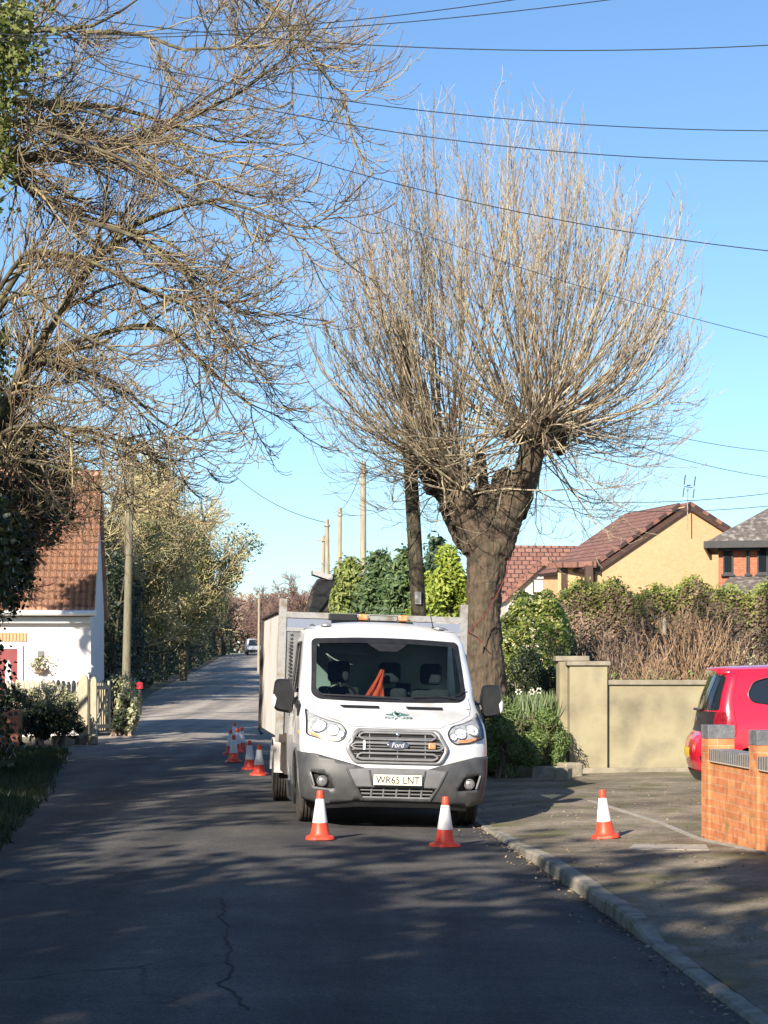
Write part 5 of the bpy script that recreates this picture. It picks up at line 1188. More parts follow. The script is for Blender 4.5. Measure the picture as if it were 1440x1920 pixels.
for s, poly in ((-1, fogL), (1, fogR)):
    S.patch('fog_recess', M['black_plastic'], bp, shrink_poly(poly, 1.06), (), -.045, .05)
    p = S.X(s * .80, .50, -.01); fm = Matrix.Translation(p) @ Matrix.Rotation(R(90 + 4), 4, 'X') @ Matrix.Rotation(0, 4, 'Z')
    MB().lathe([(.052, -.03), (.058, .01), (.05, .018), (.048, .008)], 20, fm, False).build('fog_ring', M['slat_grey'], bp, smooth=True)
    MB().lathe([(.047, .0), (.03, .012), (.005, .016)], 16, fm, False).build('fog_lamp', M['slat_grey'], bp, smooth=True)
    mb = MB().tube(S.path([(s * .915, .59), (s * .87, .45)], .012), .011, 6).build('fog_trim', M['slat_grey'], bp)
# recessed centre panel with angled creases
cp = S.patch('plate_panel', pmat('bumper centre', [(.13, .13, .135), (.18, .18, .18)], 8, .45), bp, [(-.52, .63), (-.44, .46), (.44, .46), (.52, .63), (.34, .648), (-.34, .648)], (), .016, .05)
for s in (-1, 1):
    MB().tube(S.path([(s * .54, .64), (s * .44, .45), (s * .36, .32)], .014), .012, 6).build('bumper_crease', M['grey_plastic'], bp)
    MB().tube(S.path([(s * .30, .63), (s * .27, .48)], .02), .010, 6).build('bumper_crease', M['grey_plastic'], bp)
S.patch('lower_lip', M['black_plastic'], bp, [(-.80, .25), (-.45, .30), (.45, .30), (.80, .25), (.78, .20), (.4, .235), (-.4, .235), (-.78, .20)], (), .0, .05)
# number plate
MB().box(-.265, .265, -.048, -.034, .475, .595).build('plate_back', M['black_plastic'], van, bevel=.004)
npl = MB().box(-.260, .260, -.053, -.049, .480, .591).build('number_plate', M['yellow_plate'], van)
V, Fc = text_mesh('WR65 LNT', .108, .0008)
sxx = .47 / (V[:, 0].max() - V[:, 0].min()); V[:, 0] = (V[:, 0] - (V[:, 0].max() + V[:, 0].min()) / 2) * sxx
V[:, 1] = (V[:, 1] - V[:, 1].min()) / (V[:, 1].max() - V[:, 1].min()) * .079
mk('plate_lettering', [(a, -.0545, .496 + b) for a, b, _ in V], Fc, M['ink'], npl)
# grille
go = rpoly([(-.565, .855), (-.45, 1.06), (.45, 1.06), (.565, .855), (.475, .70), (-.475, .70)], .05, 4)
gi = shrink_poly(go, .93)
gi = [(x * .985, .88 + (z - .88) * .93) for x, z in gi]
S.patch('grille_back', M['dark_void'], van, go, (), .004, .06)
gf = S.patch('grille_frame', M['slat_grey'], van, go, [gi], .026, .05, thick=.024)
mb = MB()
for z in (1.015, .975, .93, .885, .845, .80, .76):
    hx = np.interp(z, [.70, .855, 1.06], [.44, .53, .44]) - .03; mb.tube(S.path([(-hx, z), (hx, z)], .014), .0055, 5)
for x in (-.3, 0, .3): mb.tube(S.path([(x, 1.03), (x, .73)], .012), .006, 5)
mb.build('grille_slats', M['slat_grey'], gf)
mb = MB()
for z0, z1, hx in ((.955, 1.02, .42), (.85, .915, .50), (.745, .81, .44)):
    mb.tube(S.path(rpoly([(-hx, (z0 + z1) / 2), (-hx + .05, z1), (hx - .05, z1), (hx, (z0 + z1) / 2), (hx - .05, z0), (-hx + .05, z0)], .02, 3), .024, close=True), .0115, 7)
mb.build('grille_bars', M['slat_grey'], gf)
# oval badge
ov = [(.118 * math.cos(a), .895 + .046 * math.sin(a)) for a in np.linspace(0, 2 * math.pi, 28, endpoint=False)]
S.patch('badge_rim', M['chrome'], gf, ov, (), .040, .02, thick=.012)
S.patch('badge', M['badge_blue'], gf, shrink_poly(ov, .88), (), .0425, .02)
V, Fc = text_mesh('Ford', .075, .0008); V[:, 0] -= (V[:, 0].max() + V[:, 0].min()) / 2; V[:, 0] += (V[:, 1] - .02) * .28; V[:, 0] *= .92
mk('badge_lettering', [tuple(S.X(a, .872 + b * .9, .0445)) for a, b, _ in V], Fc, M['badge_script'], gf)
# strobe lamps in grille
S.patch('strobe_lamp', M['cone_white'], gf, rpoly([(-.37, .84), (-.345, .84), (-.345, .935), (-.37, .935)], .006), (), .042, .03, thick=.02)
S.patch('strobe_lamp', M['amber'], gf, rpoly([(.33, .865), (.41, .865), (.41, .925), (.33, .925)], .012), (), .042, .03, thick=.02)
p = S.X(0, 1.0, .03); MB().lathe([(.018, 0), (.018, .012), (.01, .016)], 12, Matrix.Translation(p) @ Matrix.Rotation(R(90), 4, 'X')).build('bonnet_lock', M['chrome'], gf)
# headlamps
for s in (-1, 1):
    hp_ = [(-.955, 1.255), (-.87, 1.185), (-.75, 1.14), (-.60, 1.105), (-.54, 1.04), (-.565, .96), (-.63, .918), (-.78, .932), (-.965, .985)]
    hp_ = rpoly(hp_, .03, 3)
    if s > 0: hp_ = [(-x, z) for x, z in hp_[::-1]]
    hl_ = S.patch('headlight', M['lamp_inner'], van, hp_, (), .006, .03)
    S.patch('lamp_bezel', M['black_plastic'], hl_, hp_, [shrink_poly(hp_, .93)], .016, .03)
    for (x, z, r, m_, kk) in ((.83, 1.07, .080, 'reflector', 1), (.69, 1.035, .068, 'reflector', 1), (.61, 1.0, .042, 'reflector', 1)):
        c_ = S.X(s * x, z, .012); a = S.X(s * x, z, 0); nn = Vector(c_ - a).normalized(); q = nn.to_track_quat('Z', 'Y').to_matrix().to_4x4(); Mx = Matrix.Translation(c_) @ q
        MB().lathe([(r, .0), (r * .92, .006), (r * .75, -.001), (r * .35, -.004), (r * .3, .008), (.004, .012)], 20, Mx, False).build('lamp_reflector', M[m_], hl_, smooth=True)
        MB().tube([tuple(Mx @ Vector((r * math.cos(t), r * math.sin(t), .003))) for t in np.linspace(0, 2 * math.pi, 21)], .005, 5, False).build('lamp_ring', M['chrome'], hl_)
    mb_ = rpoly([(s * -(-.96), .98), (s * .80, .955), (s * .70, .935), (s * .69, .925), (s * .80, .925), (s * .96, .965)], .008)
    mb_ = rpoly([(s * .94, 1.02), (s * .91, .985), (s * .78, .945), (s * .66, .935), (s * .68, .965), (s * .83, .985)], .008)
    S.patch('indicator', M['amber'], hl_, mb_, (), .014, .03)
    S.patch('lamp_lens', M['lamp_glass'], hl_, shrink_poly(hp_, .99), (), .030, .04)
# bonnet vents, shut line, logo
for (a, b) in ((-.58, -.14), (.15, .57)):
    v_ = S.patch('bonnet_vent', M['black_plastic'], cab, rpoly([(a, 1.305), (b, 1.305), (b, 1.275), (a + .04, 1.275)] if a < 0 else [(a, 1.305), (b, 1.305), (b, 1.275), (a + .02, 1.275)], .01), (), .006, .04)
mb = MB().tube(S.path([(-.54, 1.12), (-.47, 1.09), (0, 1.084), (.47, 1.09), (.54, 1.12)], -.002), .005, 5)
mb.build('bonnet_seam', M['grey_plastic'], cab)
for s in (-1, 1): MB().tube(S.path([(s * .56, 1.125), (s * .72, 1.17), (s * .86, 1.23), (s * .91, 1.32), (s * .90, 1.42)], .0), .0028, 5).build('wing_seam', M['dark_metal'], cab)
cx_ = .035
lg_ = [(cx_ + x, z) for x, z in rpoly([(-.135, 1.222), (-.06, 1.226), (-.045, 1.245), (.04, 1.247), (.065, 1.232), (.14, 1.220), (.10, 1.210), (.03, 1.206), (0, 1.20), (-.05, 1.208), (-.12, 1.214)], .01, 3)]
LG = S.patch('logo_tree', M['logo_green'], cab, lg_, (), .004, .02)
mb = MB(); loop = [(.05, 1.165), (-.01, 1.195), (-.036, 1.222), (-.03, 1.240), (0, 1.249), (.03, 1.240), (.036, 1.222), (.01, 1.195), (-.05, 1.165)]
mb.tube(S.path([(cx_ + a, b) for a, b in loop], .006), .005, 6); mb.build('logo_ribbon', M['white_wood'], LG)
mb = MB(); mb.tube(S.path([(cx_ + a * .85, b) for a, b in loop], .012), .0035, 6); mb.build('logo_ribbon', M['logo_green'], LG)
S.patch('logo_leaf', M['dark_void'], LG, [(cx_ + .020 * math.cos(a), 1.224 + .012 * math.sin(a)) for a in np.linspace(0, 6.0, 12)], (), .009, .01)
for tx, xc_ in (('ALV', -.095), ('ARB', .105)):
    V, Fc = text_mesh(tx, .06, .002); V[:, 0] -= (V[:, 0].max() + V[:, 0].min()) / 2; V[:, 0] *= .98
    mk('logo_lettering', [tuple(S.X(cx_ + xc_ + a, 1.178 + b * .42, .006)) for a, b, _ in V], Fc, M['logo_green'], LG)
# mirrors
for s in (-1, 1):
    e = bpy.data.objects.new('door_mirror', None); link(e, van); e.location = (s * (1.01 if s < 0 else 1.05), 1.22, 1.385)
    P0 = rpoly([(0.02, -.20), (.22, -.17), (.245, .0), (.225, .16), (.19, .19), (.03, .19), (.0, .0)], .05, 3)
    f0 = [(s * (a + .03), -.02, b) for a, b in shrink_poly(P0, .86)]; f1 = [(s * (a + .03), .03, b) for a, b in P0]; f2 = [(s * (a + .03), .13, b) for a, b in P0]
    n = len(P0); mb = MB(); fl = [tuple(range(n))[::-1]] + [(k * n + i, k * n + (i + 1) % n, (k + 1) * n + (i + 1) % n, (k + 1) * n + i) for k in range(2) for i in range(n)] + [tuple(range(2 * n, 3 * n))]
    mb.add(f0 + f1 + f2, fl); mb.build('mirror_shell', M['black_plastic'], e, smooth=True)
    mb = MB().prism([(s * -.06, -.03, -.24), (s * -.06, .22, -.24), (s * -.065, .2, .04), (s * -.065, .1, .0)], [(s * -.01, .0, -.16), (s * -.01, .16, -.16), (s * .06, .12, -.04), (s * .06, .02, -.06)])
    mb.build('mirror_arm', M['black_plastic'], e)
    mb = MB().prism([(s * .255, -.025, -.13), (s * .285, -.005, -.10), (s * .285, -.005, -.0), (s * .268, -.025, .02), (s * .235, -.03, -.03)], [(s * .255, .09, -.13), (s * .285, .09, -.10), (s * .285, .09, .0), (s * .268, .09, .02), (s * .235, .09, -.03)])
    mb.build('mirror_repeater', M['cone_white'], e, bevel=.008)
# interior
inn = MB().box(-.86, .86, 2.45, 2.47, .5, 2.1).build('cab_lining', M['cab_trim'], van)
MB().prism([(-.86, 1.12, 1.28), (.86, 1.12, 1.28), (.86, 1.42, 1.30), (-.86, 1.42, 1.30), ], [(-.86, 1.12, 1.0), (.86, 1.12, 1.0), (.86, 1.5, 1.0), (-.86, 1.5, 1.0)]).build('dashboard', M['seat'], van)
MB().box(-.88, .88, .8, 1.119, 1.18, 1.30).build('dash_cowl', M['seat'], van)
def seat(x, w_, hr=True):
    st = MB().box(x - w_ / 2, x + w_ / 2, 2.02, 2.16, .8, 1.50).build('seat', M['seat'], van, bevel=.06, seg=3)
    MB().box(x - w_ / 2, x + w_ / 2, 1.6, 2.1, .72, .9).build('seat_base', M['seat'], st, bevel=.05)
for (x, w_) in ((-.47, .5), (.13, .42), (.62, .46)): seat(x, w_)
for x in (-.48, .12, .61):
    h_ = MB().box(x - .13, x + .13, 1.98, 2.09, 1.55, 1.80).build('headrest', M['seat'], van, bevel=.06, seg=4)
MB().box(-.74, -.16, 1.72, 1.76, 1.88, 2.0).build('sun_visor', M['cab_trim'], van, bevel=.015)
MB().box(.22, .40, 2.2, 2.3, 1.4, 1.56).build('seat_console', M['seat'], van, bevel=.02)
mm = Matrix.Translation((-.50, 1.55, 1.36)) @ Matrix.Rotation(R(-62), 4, 'X')
mb = MB().tube([tuple(mm @ Vector((.19 * math.cos(t), .19 * math.sin(t), 0))) for t in np.linspace(0, 2 * math.pi, 29)], .017, 7, False)
mb.tube([tuple(mm @ Vector((-.18, 0, 0))), tuple(mm @ Vector((.18, 0, 0)))], .022, 6).tube([tuple(mm @ Vector((0, 0, -.15))), tuple(mm @ Vector((0, 0, .0)))], .06, 10); mb.build('steering_wheel', M['black_plastic'], van, smooth=True)
# orange cloth hanging from the middle seat, items on the dash
oc = empty('orange_jacket', (0, 0, 0), 0, 'orange high visibility jacket hung beside the middle seat inside the van cab', 'jacket'); oc.matrix_basis = van.matrix_basis
V = []
for i in range(9):
    for j in range(9):
        u, v = i / 8, j / 8; V.append((.02 * (1 - v) + (-.24 + .27 * u) * v + .03 * (u - .5) * (1 - v), 1.86 + .03 * math.sin(u * 13 + v * 4) * (.3 + v), 1.71 - .40 * v - .02 * math.sin(u * 9) * v))
jk = mk('jacket_cloth', V, [(i * 9 + j, i * 9 + j + 1, (i + 1) * 9 + j + 1, (i + 1) * 9 + j) for i in range(8) for j in range(8)], M['orange_cloth'], oc, True); sd = jk.modifiers.new('solid', 'SOLIDIFY'); sd.thickness = .02
def dash_item(name, x, y, wx, wy, h_, mat, label, cat, bev=.01):
    e = MB().box(-wx / 2, wx / 2, -wy / 2, wy / 2, 0, h_).build(name, mat, None, bevel=bev)
    e.matrix_basis = van.matrix_basis @ Matrix.Translation((x, y, 1.302)) @ Matrix.Rotation(rngk.uniform(-.5, .5), 4, 'Z'); tag(e, label, cat)
dash_item('work_glove', -.62, 1.2, .12, .1, .06, M['orange_cloth'], 'orange glove on the dashboard farthest left behind the windscreen', 'glove', .02)
dash_item('work_glove', -.40, 1.2, .13, .09, .05, M['orange_cloth'], 'orange glove on the dashboard near the steering wheel', 'glove', .02)
dash_item('folded_paper', .02, 1.18, .16, .1, .02, M['white_wood'], 'white folded paper on the middle of the van dashboard', 'paper', .004)
dash_item('tool_bundle', .42, 1.2, .22, .09, .035, M['picket'], 'pale bundle of odds and ends on the dashboard in front of the passenger', 'bundle')
dash_item('white_cup', .64, 1.2, .06, .06, .05, M['white_wood'], 'small white cup at the right end of the van dashboard', 'cup', .015)
# wheels
for s in (-1, 1):
    wheel(van, s * .875, .97, .345, .345, .235, s)
    for x in (.98, .74): wheel(van, s * x, 4.35, .345, .345, .20, s)
MB().box(-.42, -.30, .9, 6.2, .42, .58).box(.30, .42, .9, 6.2, .42, .58).box(-.75, .75, 4.25, 4.45, .30, .42).box(-.8, .8, .93, 1.03, .28, .36).build('chassis', M['dark_metal'], van)
for s in (-1, 1):
    a_ = np.linspace(R(0), R(180), 12); P1_ = [(s * .62, 4.35 + .45 * math.cos(a), .38 + .42 * math.sin(a)) for a in a_]; P2_ = [(s * 1.1, p[1], p[2]) for p in P1_]; n = len(P1_)
    o = MB().add(P1_ + P2_, [(i, i + 1, n + i + 1, n + i) for i in range(n - 1)]).build('mudguard', M['rust_panel'], van); sd = o.modifiers.new('solid', 'SOLIDIFY'); sd.thickness = .012
    MB().box(s * 1.0 - .03, s * 1.0 + .03, 2.75, 3.75, .42, .82).build('side_locker', M['dark_metal'], van)
# tipper body
BW = 1.11; y0, y1 = 2.86, 6.7; zf, zt = .92, 2.345
tb = bpy.data.objects.new('tipper_body', None); link(tb, van)
MB().box(-BW, BW, y0, y1, .84, .915).box(-BW, BW, y0 - .05, y0 + .0, .80, .90).build('tipper_bed', M['dark_metal'], tb)
for s in (-1, 1):
    MB().box(s * (BW + .012) - .012, s * (BW + .012) + .012, y0 + .08, y1, zf - .05, zt + .03).build('side_board', M['rust_panel'], tb)
    mb = MB()
    for yy in (y1 - .04,): mb.box(s * (BW + .035) - .011, s * (BW + .035) + .011, yy - .03, yy + .03, zf - .08, zt + .05)
    mb.tube([(s * (BW + .04), y0 + .1, zt + .04), (s * (BW + .04), y1, zt + .04)], .02, 6)
    mb.tube([(s * (BW + .05), y1, zt), (s * (BW + .05), y1, zf - .1), (s * (BW + .02), y1 - .12, zf - .14)], .018, 6); mb.build('side_rib', M['dark_metal'], tb)
    MB().box(s * (BW - .005) - .045, s * (BW - .005) + .045, y0 - .02, y0 + .07, .80, zt + .19).build('headboard_post', M['galv'], tb)
MB().box(-BW + .041, BW - .041, y0 - .015, y0 + .045, zt - .035, zt + .035).box(-BW + .041, BW - .041, y0 - .01, y0 + .03, zt - .20, zt - .16).build('headboard_rail', M['galv'], tb)
MB().box(-BW + .041, BW - .041, y0 + .005, y0 + .02, .9, zt - .16).build('headboard_panel', M['slat_grey'], tb)
mb = MB()
for k in range(20): mb.box(-BW + .09, -BW + .12, y0 - .03, y0 - .012, 1.25 + k * .045, 1.272 + k * .045)
mb.build('ladder_strip', M['chrome'], tb)
MB().box(-BW + .041, BW - .041, y0 - .004, y0 + .015, zt - .158, zt - .045).build('headboard_mesh', pmat('blue grey mesh', (.20, .23, .30), rough=.5), tb)
MB().box(-BW, BW, y1 - .03, y1, zf, zt).build('tail_board', M['rust_panel'], tb)
lb_ = empty('x', (0, 0, 0)); bpy.data.objects.remove(lb_)
bar = bpy.data.objects.new('light_bar', None); link(bar, van); bar.location = (-.08, 2.72, 2.30)
MB().box(.0, .36, -.05, .07, 0, .065).build('bar_centre', M['lamp_glass'], bar, bevel=.015)
MB().box(.02, .34, -.02, .05, .005, .055).build('bar_core', M['galv'], bar)
for a, b in ((-.12, -.004), (.364, .48)): MB().box(a, b, -.055, .075, -.0, .075).build('beacon_lens', M['amber'], bar, bevel=.02)
MB().box(-.48, -.14, -.06, .08, -.01, .07).build('switch_box', M['black_plastic'], bar, bevel=.008)
MB().box(-.1, .46, .0, .05, -.12, -.002).build('bar_bracket', M['dark_metal'], bar)
MB().lathe([(.022, 0), (.016, .03), (.004, .05)], 10, Matrix.Translation((.60, 1.92, 2.19))).tube([(.60, 1.92, 2.22), (.58, 1.97, 2.34), (.55, 2.02, 2.50)], [.007, .005, .004], 5).build('antenna', M['black_plastic'], van)
# ---------------- wood chipper towed behind
ch = empty('wood_chipper', tuple(van.matrix_basis @ Vector((0, 8.6, 0))), yaw, 'wood chipper behind the tipper with its black discharge chute rising over the truck body', 'chipper')
cyl = ch.location.y
cpx = lambda px, py, d=29.3: tuple(Matrix.Rotation(-yaw, 3, 'Z') @ (Vector(W(px, py, d)) - ch.location))
MB().box(-.55, .55, -.6, .9, .5, 1.4).build('chipper_body', M['dark_metal'], ch, bevel=.05)
MB().tube([(0, -.55, .5), (0, -1.6, .45)], .05, 8).build('drawbar', M['dark_metal'], ch)
for s in (-1, 1): wheel(ch, s * .7, .2, .3, .3, .18, s)
# chute: curved rectangular duct
cl = [(592, 1215), (594, 1150), (598, 1122), (605, 1100), (613, 1086)]; wdt = [.17, .17, .15, .14, .14]
ring = []
for (px, py), wv in zip(cl, wdt):
    c_ = Vector(cpx(px, py)); ring.append([(c_.x - wv, c_.y - .16, c_.z), (c_.x + wv * .9, c_.y - .16, c_.z), (c_.x + wv * .9, c_.y + .16, c_.z), (c_.x - wv, c_.y + .16, c_.z)])
mb = MB()
for a, b in zip(ring[:-1], ring[1:]): mb.prism(a, b)
chu = mb.build('discharge_chute', M['dark_metal'], ch)
mb = MB(); dk = [(586, 1149), (598, 1125), (604, 1104), (610, 1090), (618, 1088)]; wk = [.07, .11, .13, .13, .09]; rings = []
for (px, py), wv in zip(dk, wk):
    c_ = Vector(cpx(px, py)); rings.append([(c_.x - wv, c_.y - .22, c_.z), (c_.x + wv, c_.y - .22, c_.z), (c_.x + wv, c_.y - .163, c_.z), (c_.x - wv, c_.y - .163, c_.z)])
for a, b in zip(rings[:-1], rings[1:]): mb.prism(a, b)
mb.build('chute_lining', M['black_plastic'], chu)
a = Vector(cpx(585, 1078)); b = Vector(cpx(621, 1090))
MB().prism([(a.x, a.y - .2, a.z), (b.x, b.y - .2, b.z), (b.x, b.y - .2, b.z + .09), (a.x, a.y - .2, a.z + .06)], [(a.x, a.y + .2, a.z), (b.x, b.y + .2, b.z), (b.x, b.y + .2, b.z + .09), (a.x, a.y + .2, a.z + .06)]).build('chute_flap', M['galv'], chu)
rp_ = empty('red_rope', tuple(W(878, 1186, 30.2)), 0, 'thin red rope slung from behind the van up across the pollard trunk', 'rope')
for nm_, pts in (('rope_strand', [(878, 1186), (905, 1160), (930, 1120), (948, 1080), (956, 1045)]), ('rope_end', [(878, 1186), (893, 1194), (905, 1206)])):
    MB().tube([tuple(np.array(W(a, b, 30.2 if i == 0 else 30.45)) - np.array(rp_.location)) for i, (a, b) in enumerate(pts)], .008, 6).build(nm_, M['rope_red'], rp_)
# ---------------- red car on the drive
RC = Shell(yc=[(.18, .16), (.28, .08), (.42, .02), (.55, 0), (.70, .02), (.76, .07), (.82, .11), (.95, .13), (1.10, .16), (1.25, .21), (1.50, .31), (1.56, .36)],
           w=[(.18, .74), (.35, .82), (.6, .845), (.9, .835), (1.05, .80), (1.5, .64), (1.56, .58)], A=[(.18, .35), (.7, .42), (.9, .36), (1.2, .26), (1.56, .20)], n=2.6)
carz = float(pavz(4.5, 24.4))
car = empty('parked_car', (3.76, 24.45, carz + .04), R(-92), 'bright red hatchback parked behind the brick wall with its rear to the road', 'car')
car.scale = (1.01, 1.01, 1.01)
# local: y forward along the car -> world +x ; x -> world -y
RP = M['red_paint']
zs = np.arange(.22, 1.561, .06); Rs = [(float(RC.w(z)), z) for z in zs]; Ls = [(-x, z) for x, z in Rs[::-1]]
outer = Rs + [(x, 1.56) for x in (.4, 0, -.4)] + Ls + [(-.5, .2), (0, .2), (.5, .2)]
hat = rpoly([(-.56, 1.46), (.56, 1.46), (.67, 1.08), (-.67, 1.08)], .05)
cb_ = RC.patch('tailgate', RP, car, outer, (), 0, .05)
RC.patch('rear_window', M['dark_glass'], car, rpoly([(-.60, 1.47), (.60, 1.47), (.735, 1.06), (-.735, 1.06)], .05), (), .008, .05)
RC.patch('lower_hatch', M['black_plastic'], car, rpoly([(-.72, 1.045), (.72, 1.045), (.74, .80), (-.74, .80)], .03), (), .008, .05)
RC.patch('bumper', RP, car, [(x, z) for x, z in Rs if z < .76] + [(.835, .77), (-.835, .77)] + [(x, z) for x, z in Ls if z < .76], (), .015, .05, thick=.03)
RC.patch('bumper_lip', M['black_plastic'], car, [(x, z) for x, z in Rs if z < .36] + [(x, z) for x, z in Ls if z < .36], (), .028, .05)
for s in (-1, 1):
    RC.patch('tail_light', pmat('tail light', [(.12, .005, .01), (.25, .01, .02)], 20, .15), car, rpoly([(s * .80, 1.04), (s * .68, 1.04), (s * .70, .84), (s * .82, .84)], .02), (), .012, .04)
    RC.patch('reflector_lamp', M['dark_glass'], car, rpoly([(s * .80, .52), (s * .62, .52), (s * .62, .44), (s * .79, .44)], .01), (), .018, .04)
pl_ = RC.patch('number_plate', M['yellow_rear'], car, [(-.26, .60), (.26, .60), (.26, .49), (-.26, .49)], (), .022, .05)
MB().box(-.25, .25, .10, .14, 1.045, 1.075).build('hatch_trim', M['black_plastic'], car, bevel=.01)
MB().lathe([(.035, 0), (.03, .01), (.005, .014)], 14, Matrix.Translation((0, .11, .95)) @ Matrix.Rotation(R(90), 4, 'X')).build('badge', M['chrome'], car)
Lc = 3.75
def cw(z): return float(RC.w(z))
def car_side(s):
    fe = [(RC.edge(z), z) for z in np.arange(.22, 1.53, .05)]
    front = [(2.35, 1.53), (2.75, 1.30), (3.0, 1.05), (3.5, .95), (3.70, .80), (3.75, .5), (3.7, .25)]
    arc = lambda c_: [(c_ + .35 * math.cos(a), .30 + .35 * math.sin(a)) for a in np.linspace(R(-10), R(190), 16)]
    out = fe + front + arc(3.05) + arc(.72)
    w1 = rpoly([(.68, 1.16), (.62, 1.25), (.70, 1.40), (.86, 1.45), (1.45, 1.46), (1.45, 1.06)], .05)
    w2 = rpoly([(1.52, 1.01), (1.52, 1.42), (2.3, 1.42), (2.62, 1.02)], .04)
    V, Fc = cdt(out, [w1, w2], .09); o = mk('side_panel', [(s * cw(z), y, z) for y, z in V], Fc, RP, car); autosmooth(o, 50)
    for w_ in (w1, w2):
        V, Fc = cdt(shrink_poly(w_, 1.03), [], .1); g = mk('side_window', [(s * (cw(z) - .012), y, z) for y, z in V], Fc, M['dark_glass'], car)
        MB().tube([(s * (cw(z) + .001), y, z) for y, z in w_ + [w_[0]]], .009, 5).build('window_frame', M['black_plastic'], g)
    for c_ in (.72, 3.05):
        a_ = np.linspace(R(-10), R(190), 16); P1_ = [(s * .5, c_ + .35 * math.cos(a), .30 + .35 * math.sin(a)) for a in a_]; P2_ = [(s * (cw(.5)), p[1], p[2]) for p in P1_]; n = len(P1_)
        MB().add(P1_ + P2_, [(i, i + 1, n + i + 1, n + i) for i in range(n - 1)]).build('wheel_well', M['dark_void'], car)
        wheel(car, s * .73, c_, .295, .295, .19, s, 'chrome')
    MB().tube([(s * (cw(z) + .001), y, z) for y, z in [(1.48, .3), (1.48, .9), (1.46, 1.0)]], .005, 5).build('door_seam', M['black_plastic'], o)
for s in (-1, 1): car_side(s)
V = []; nx = 13
stn = [(.60, 1.53, 1.56), (.45, 1.56, 1.585), (.9, 1.565, 1.62), (1.6, 1.555, 1.635), (2.35, 1.53, 1.60)]
stn = [(.24, 1.54, 1.565), (.50, 1.55, 1.59), (1.1, 1.545, 1.615), (1.7, 1.54, 1.62), (2.37, 1.525, 1.58)]
for (y, zs_, zc) in stn:
    for i in range(nx):
        u = -1 + 2 * i / (nx - 1); hw = .60 if y > .5 else .58; V.append((u * hw, y + (.06 * u * u if y < .5 else 0), zc - (zc - zs_ + .02) * abs(u) ** 3))
Fc = [(j * nx + i, j * nx + i + 1, (j + 1) * nx + i + 1, (j + 1) * nx + i) for j in range(len(stn) - 1) for i in range(nx - 1)]
ro = mk('roof', V, Fc, RP, car, True); sd = ro.modifiers.new('solid', 'SOLIDIFY'); sd.thickness = .035
MB().tube([(-.2, .9, 1.62), (-.19, .8, 1.72)], .004, 5).lathe([(.02, 1.605), (.01, 1.63)], 8, Matrix.Translation((-.2, .9, 0))).build('antenna', M['black_plastic'], car)
wsn = [( -.58, 2.37, 1.55), (.58, 2.37, 1.55), (.78, 3.0, 1.02), (-.78, 3.0, 1.02)]
MB().add(wsn, [(0, 1, 2, 3)]).build('windscreen', M['dark_glass'], car)
MB().add([(-.80, 3.0, 1.02), (.80, 3.0, 1.02), (.78, 3.5, .93), (.72, 3.7, .8), (.72, 3.75, .5), (-.72, 3.75, .5), (-.72, 3.7, .8), (-.78, 3.5, .93)], [(0, 1, 2, 7), (7, 2, 3, 6), (6, 3, 4, 5)]).build('bonnet', RP, car, smooth=True)
# ---------------- far car down the lane
fx = (478 - 720) * 215 / F; fc = empty('distant_car', (fx, 215, float(roadz(fx, 215)) + .0), R(8), 'tiny silver vehicle parked far down the lane beside the truck body edge', 'car')
MB().prism([(-.85, 0, .45), (.85, 0, .45), (.88, 0, 1.0), (.72, .25, 1.85), (-.72, .25, 1.85), (-.88, 0, 1.0)], [(-.85, 4, .45), (.85, 4, .45), (.88, 4, 1.0), (.72, 3.8, 1.85), (-.72, 3.8, 1.85), (-.88, 4, 1.0)]).build('car_body', M['silver_paint'], fc, bevel=.08)
MB().prism([(-.68, .0, 1.1), (.68, .0, 1.1), (.6, .2, 1.7), (-.6, .2, 1.7)], [(-.68, .2, 1.1), (.68, .2, 1.1), (.6, .35, 1.7), (-.6, .35, 1.7)]).build('rear_window', M['dark_glass'], fc)
MB().box(-.86, .86, -.06, .1, .35, .62).build('bumper', M['black_plastic'], fc)
for s in (-1, 1):
    for y in (.7, 3.2): wheel(fc, s * .75, y, .32, .32, .2, s)
# ---------------- traffic cones
def make_cone():
    t = empty('traffic_cone', (0, 0, 0)); oct_ = []
    k = .142
    P = rpoly([(-k, -k * .55), (-k * .55, -k), (k * .55, -k), (k, -k * .55), (k, k * .55), (k * .55, k), (-k * .55, k), (-k, k * .55)], .02, 2)
    q = [(x, y, .004) for x, y in P]; q2 = [(x * .97, y * .97, .028) for x, y in P]; q3 = [(x * .78, y * .78, .042) for x, y in P]
    MB().prism(q, q2).prism(q2, q3).build('base', M['cone_red'], t)
    mb = MB().lathe([(.108, .040), (.098, .052), (.088, .085), (.074, .165), (.036, .425), (.032, .478), (.030, .484), (.020, .486), (.018, .462), (.012, .46)], 28); mb.build('cone_body', M['cone_red'], t, smooth=True)
    mb = MB().lathe([(.0755, .168), (.0765, .172), (.0425, .400), (.041, .404)], 28, None, False); mb.build('sleeve', M['cone_white'], t, smooth=True)
    return t
cone = make_cone(); G = 'red and white traffic cones round the van'
CN = [(600, 19.65, 'cone before the van headlight away from the kerb', None), (834, 19.27, 'cone in front of the van nearest the kerb', None),
      (1135, 19.9, 'lone cone standing on the pavement before the cream rendered wall', 'p'), (468, 33.0, 'sunlit bright cone in the group behind the van', None), (486, 31.3, 'shaded cone tucked against the rear wheel of the van', None),
      (438, 35.4, 'shaded cone at the front of the far cluster beyond the sunlit cone', None), (432, 38.6, 'leftmost shaded cone of the far cluster', None), (444, 39.6, 'shaded cone half hidden behind the front cone of the far cluster', None),
      (453, 40.5, 'rightmost shaded cone of the far cluster', None), (440, 43.5, 'farthest cone, only its top seen above the far cluster', None)]
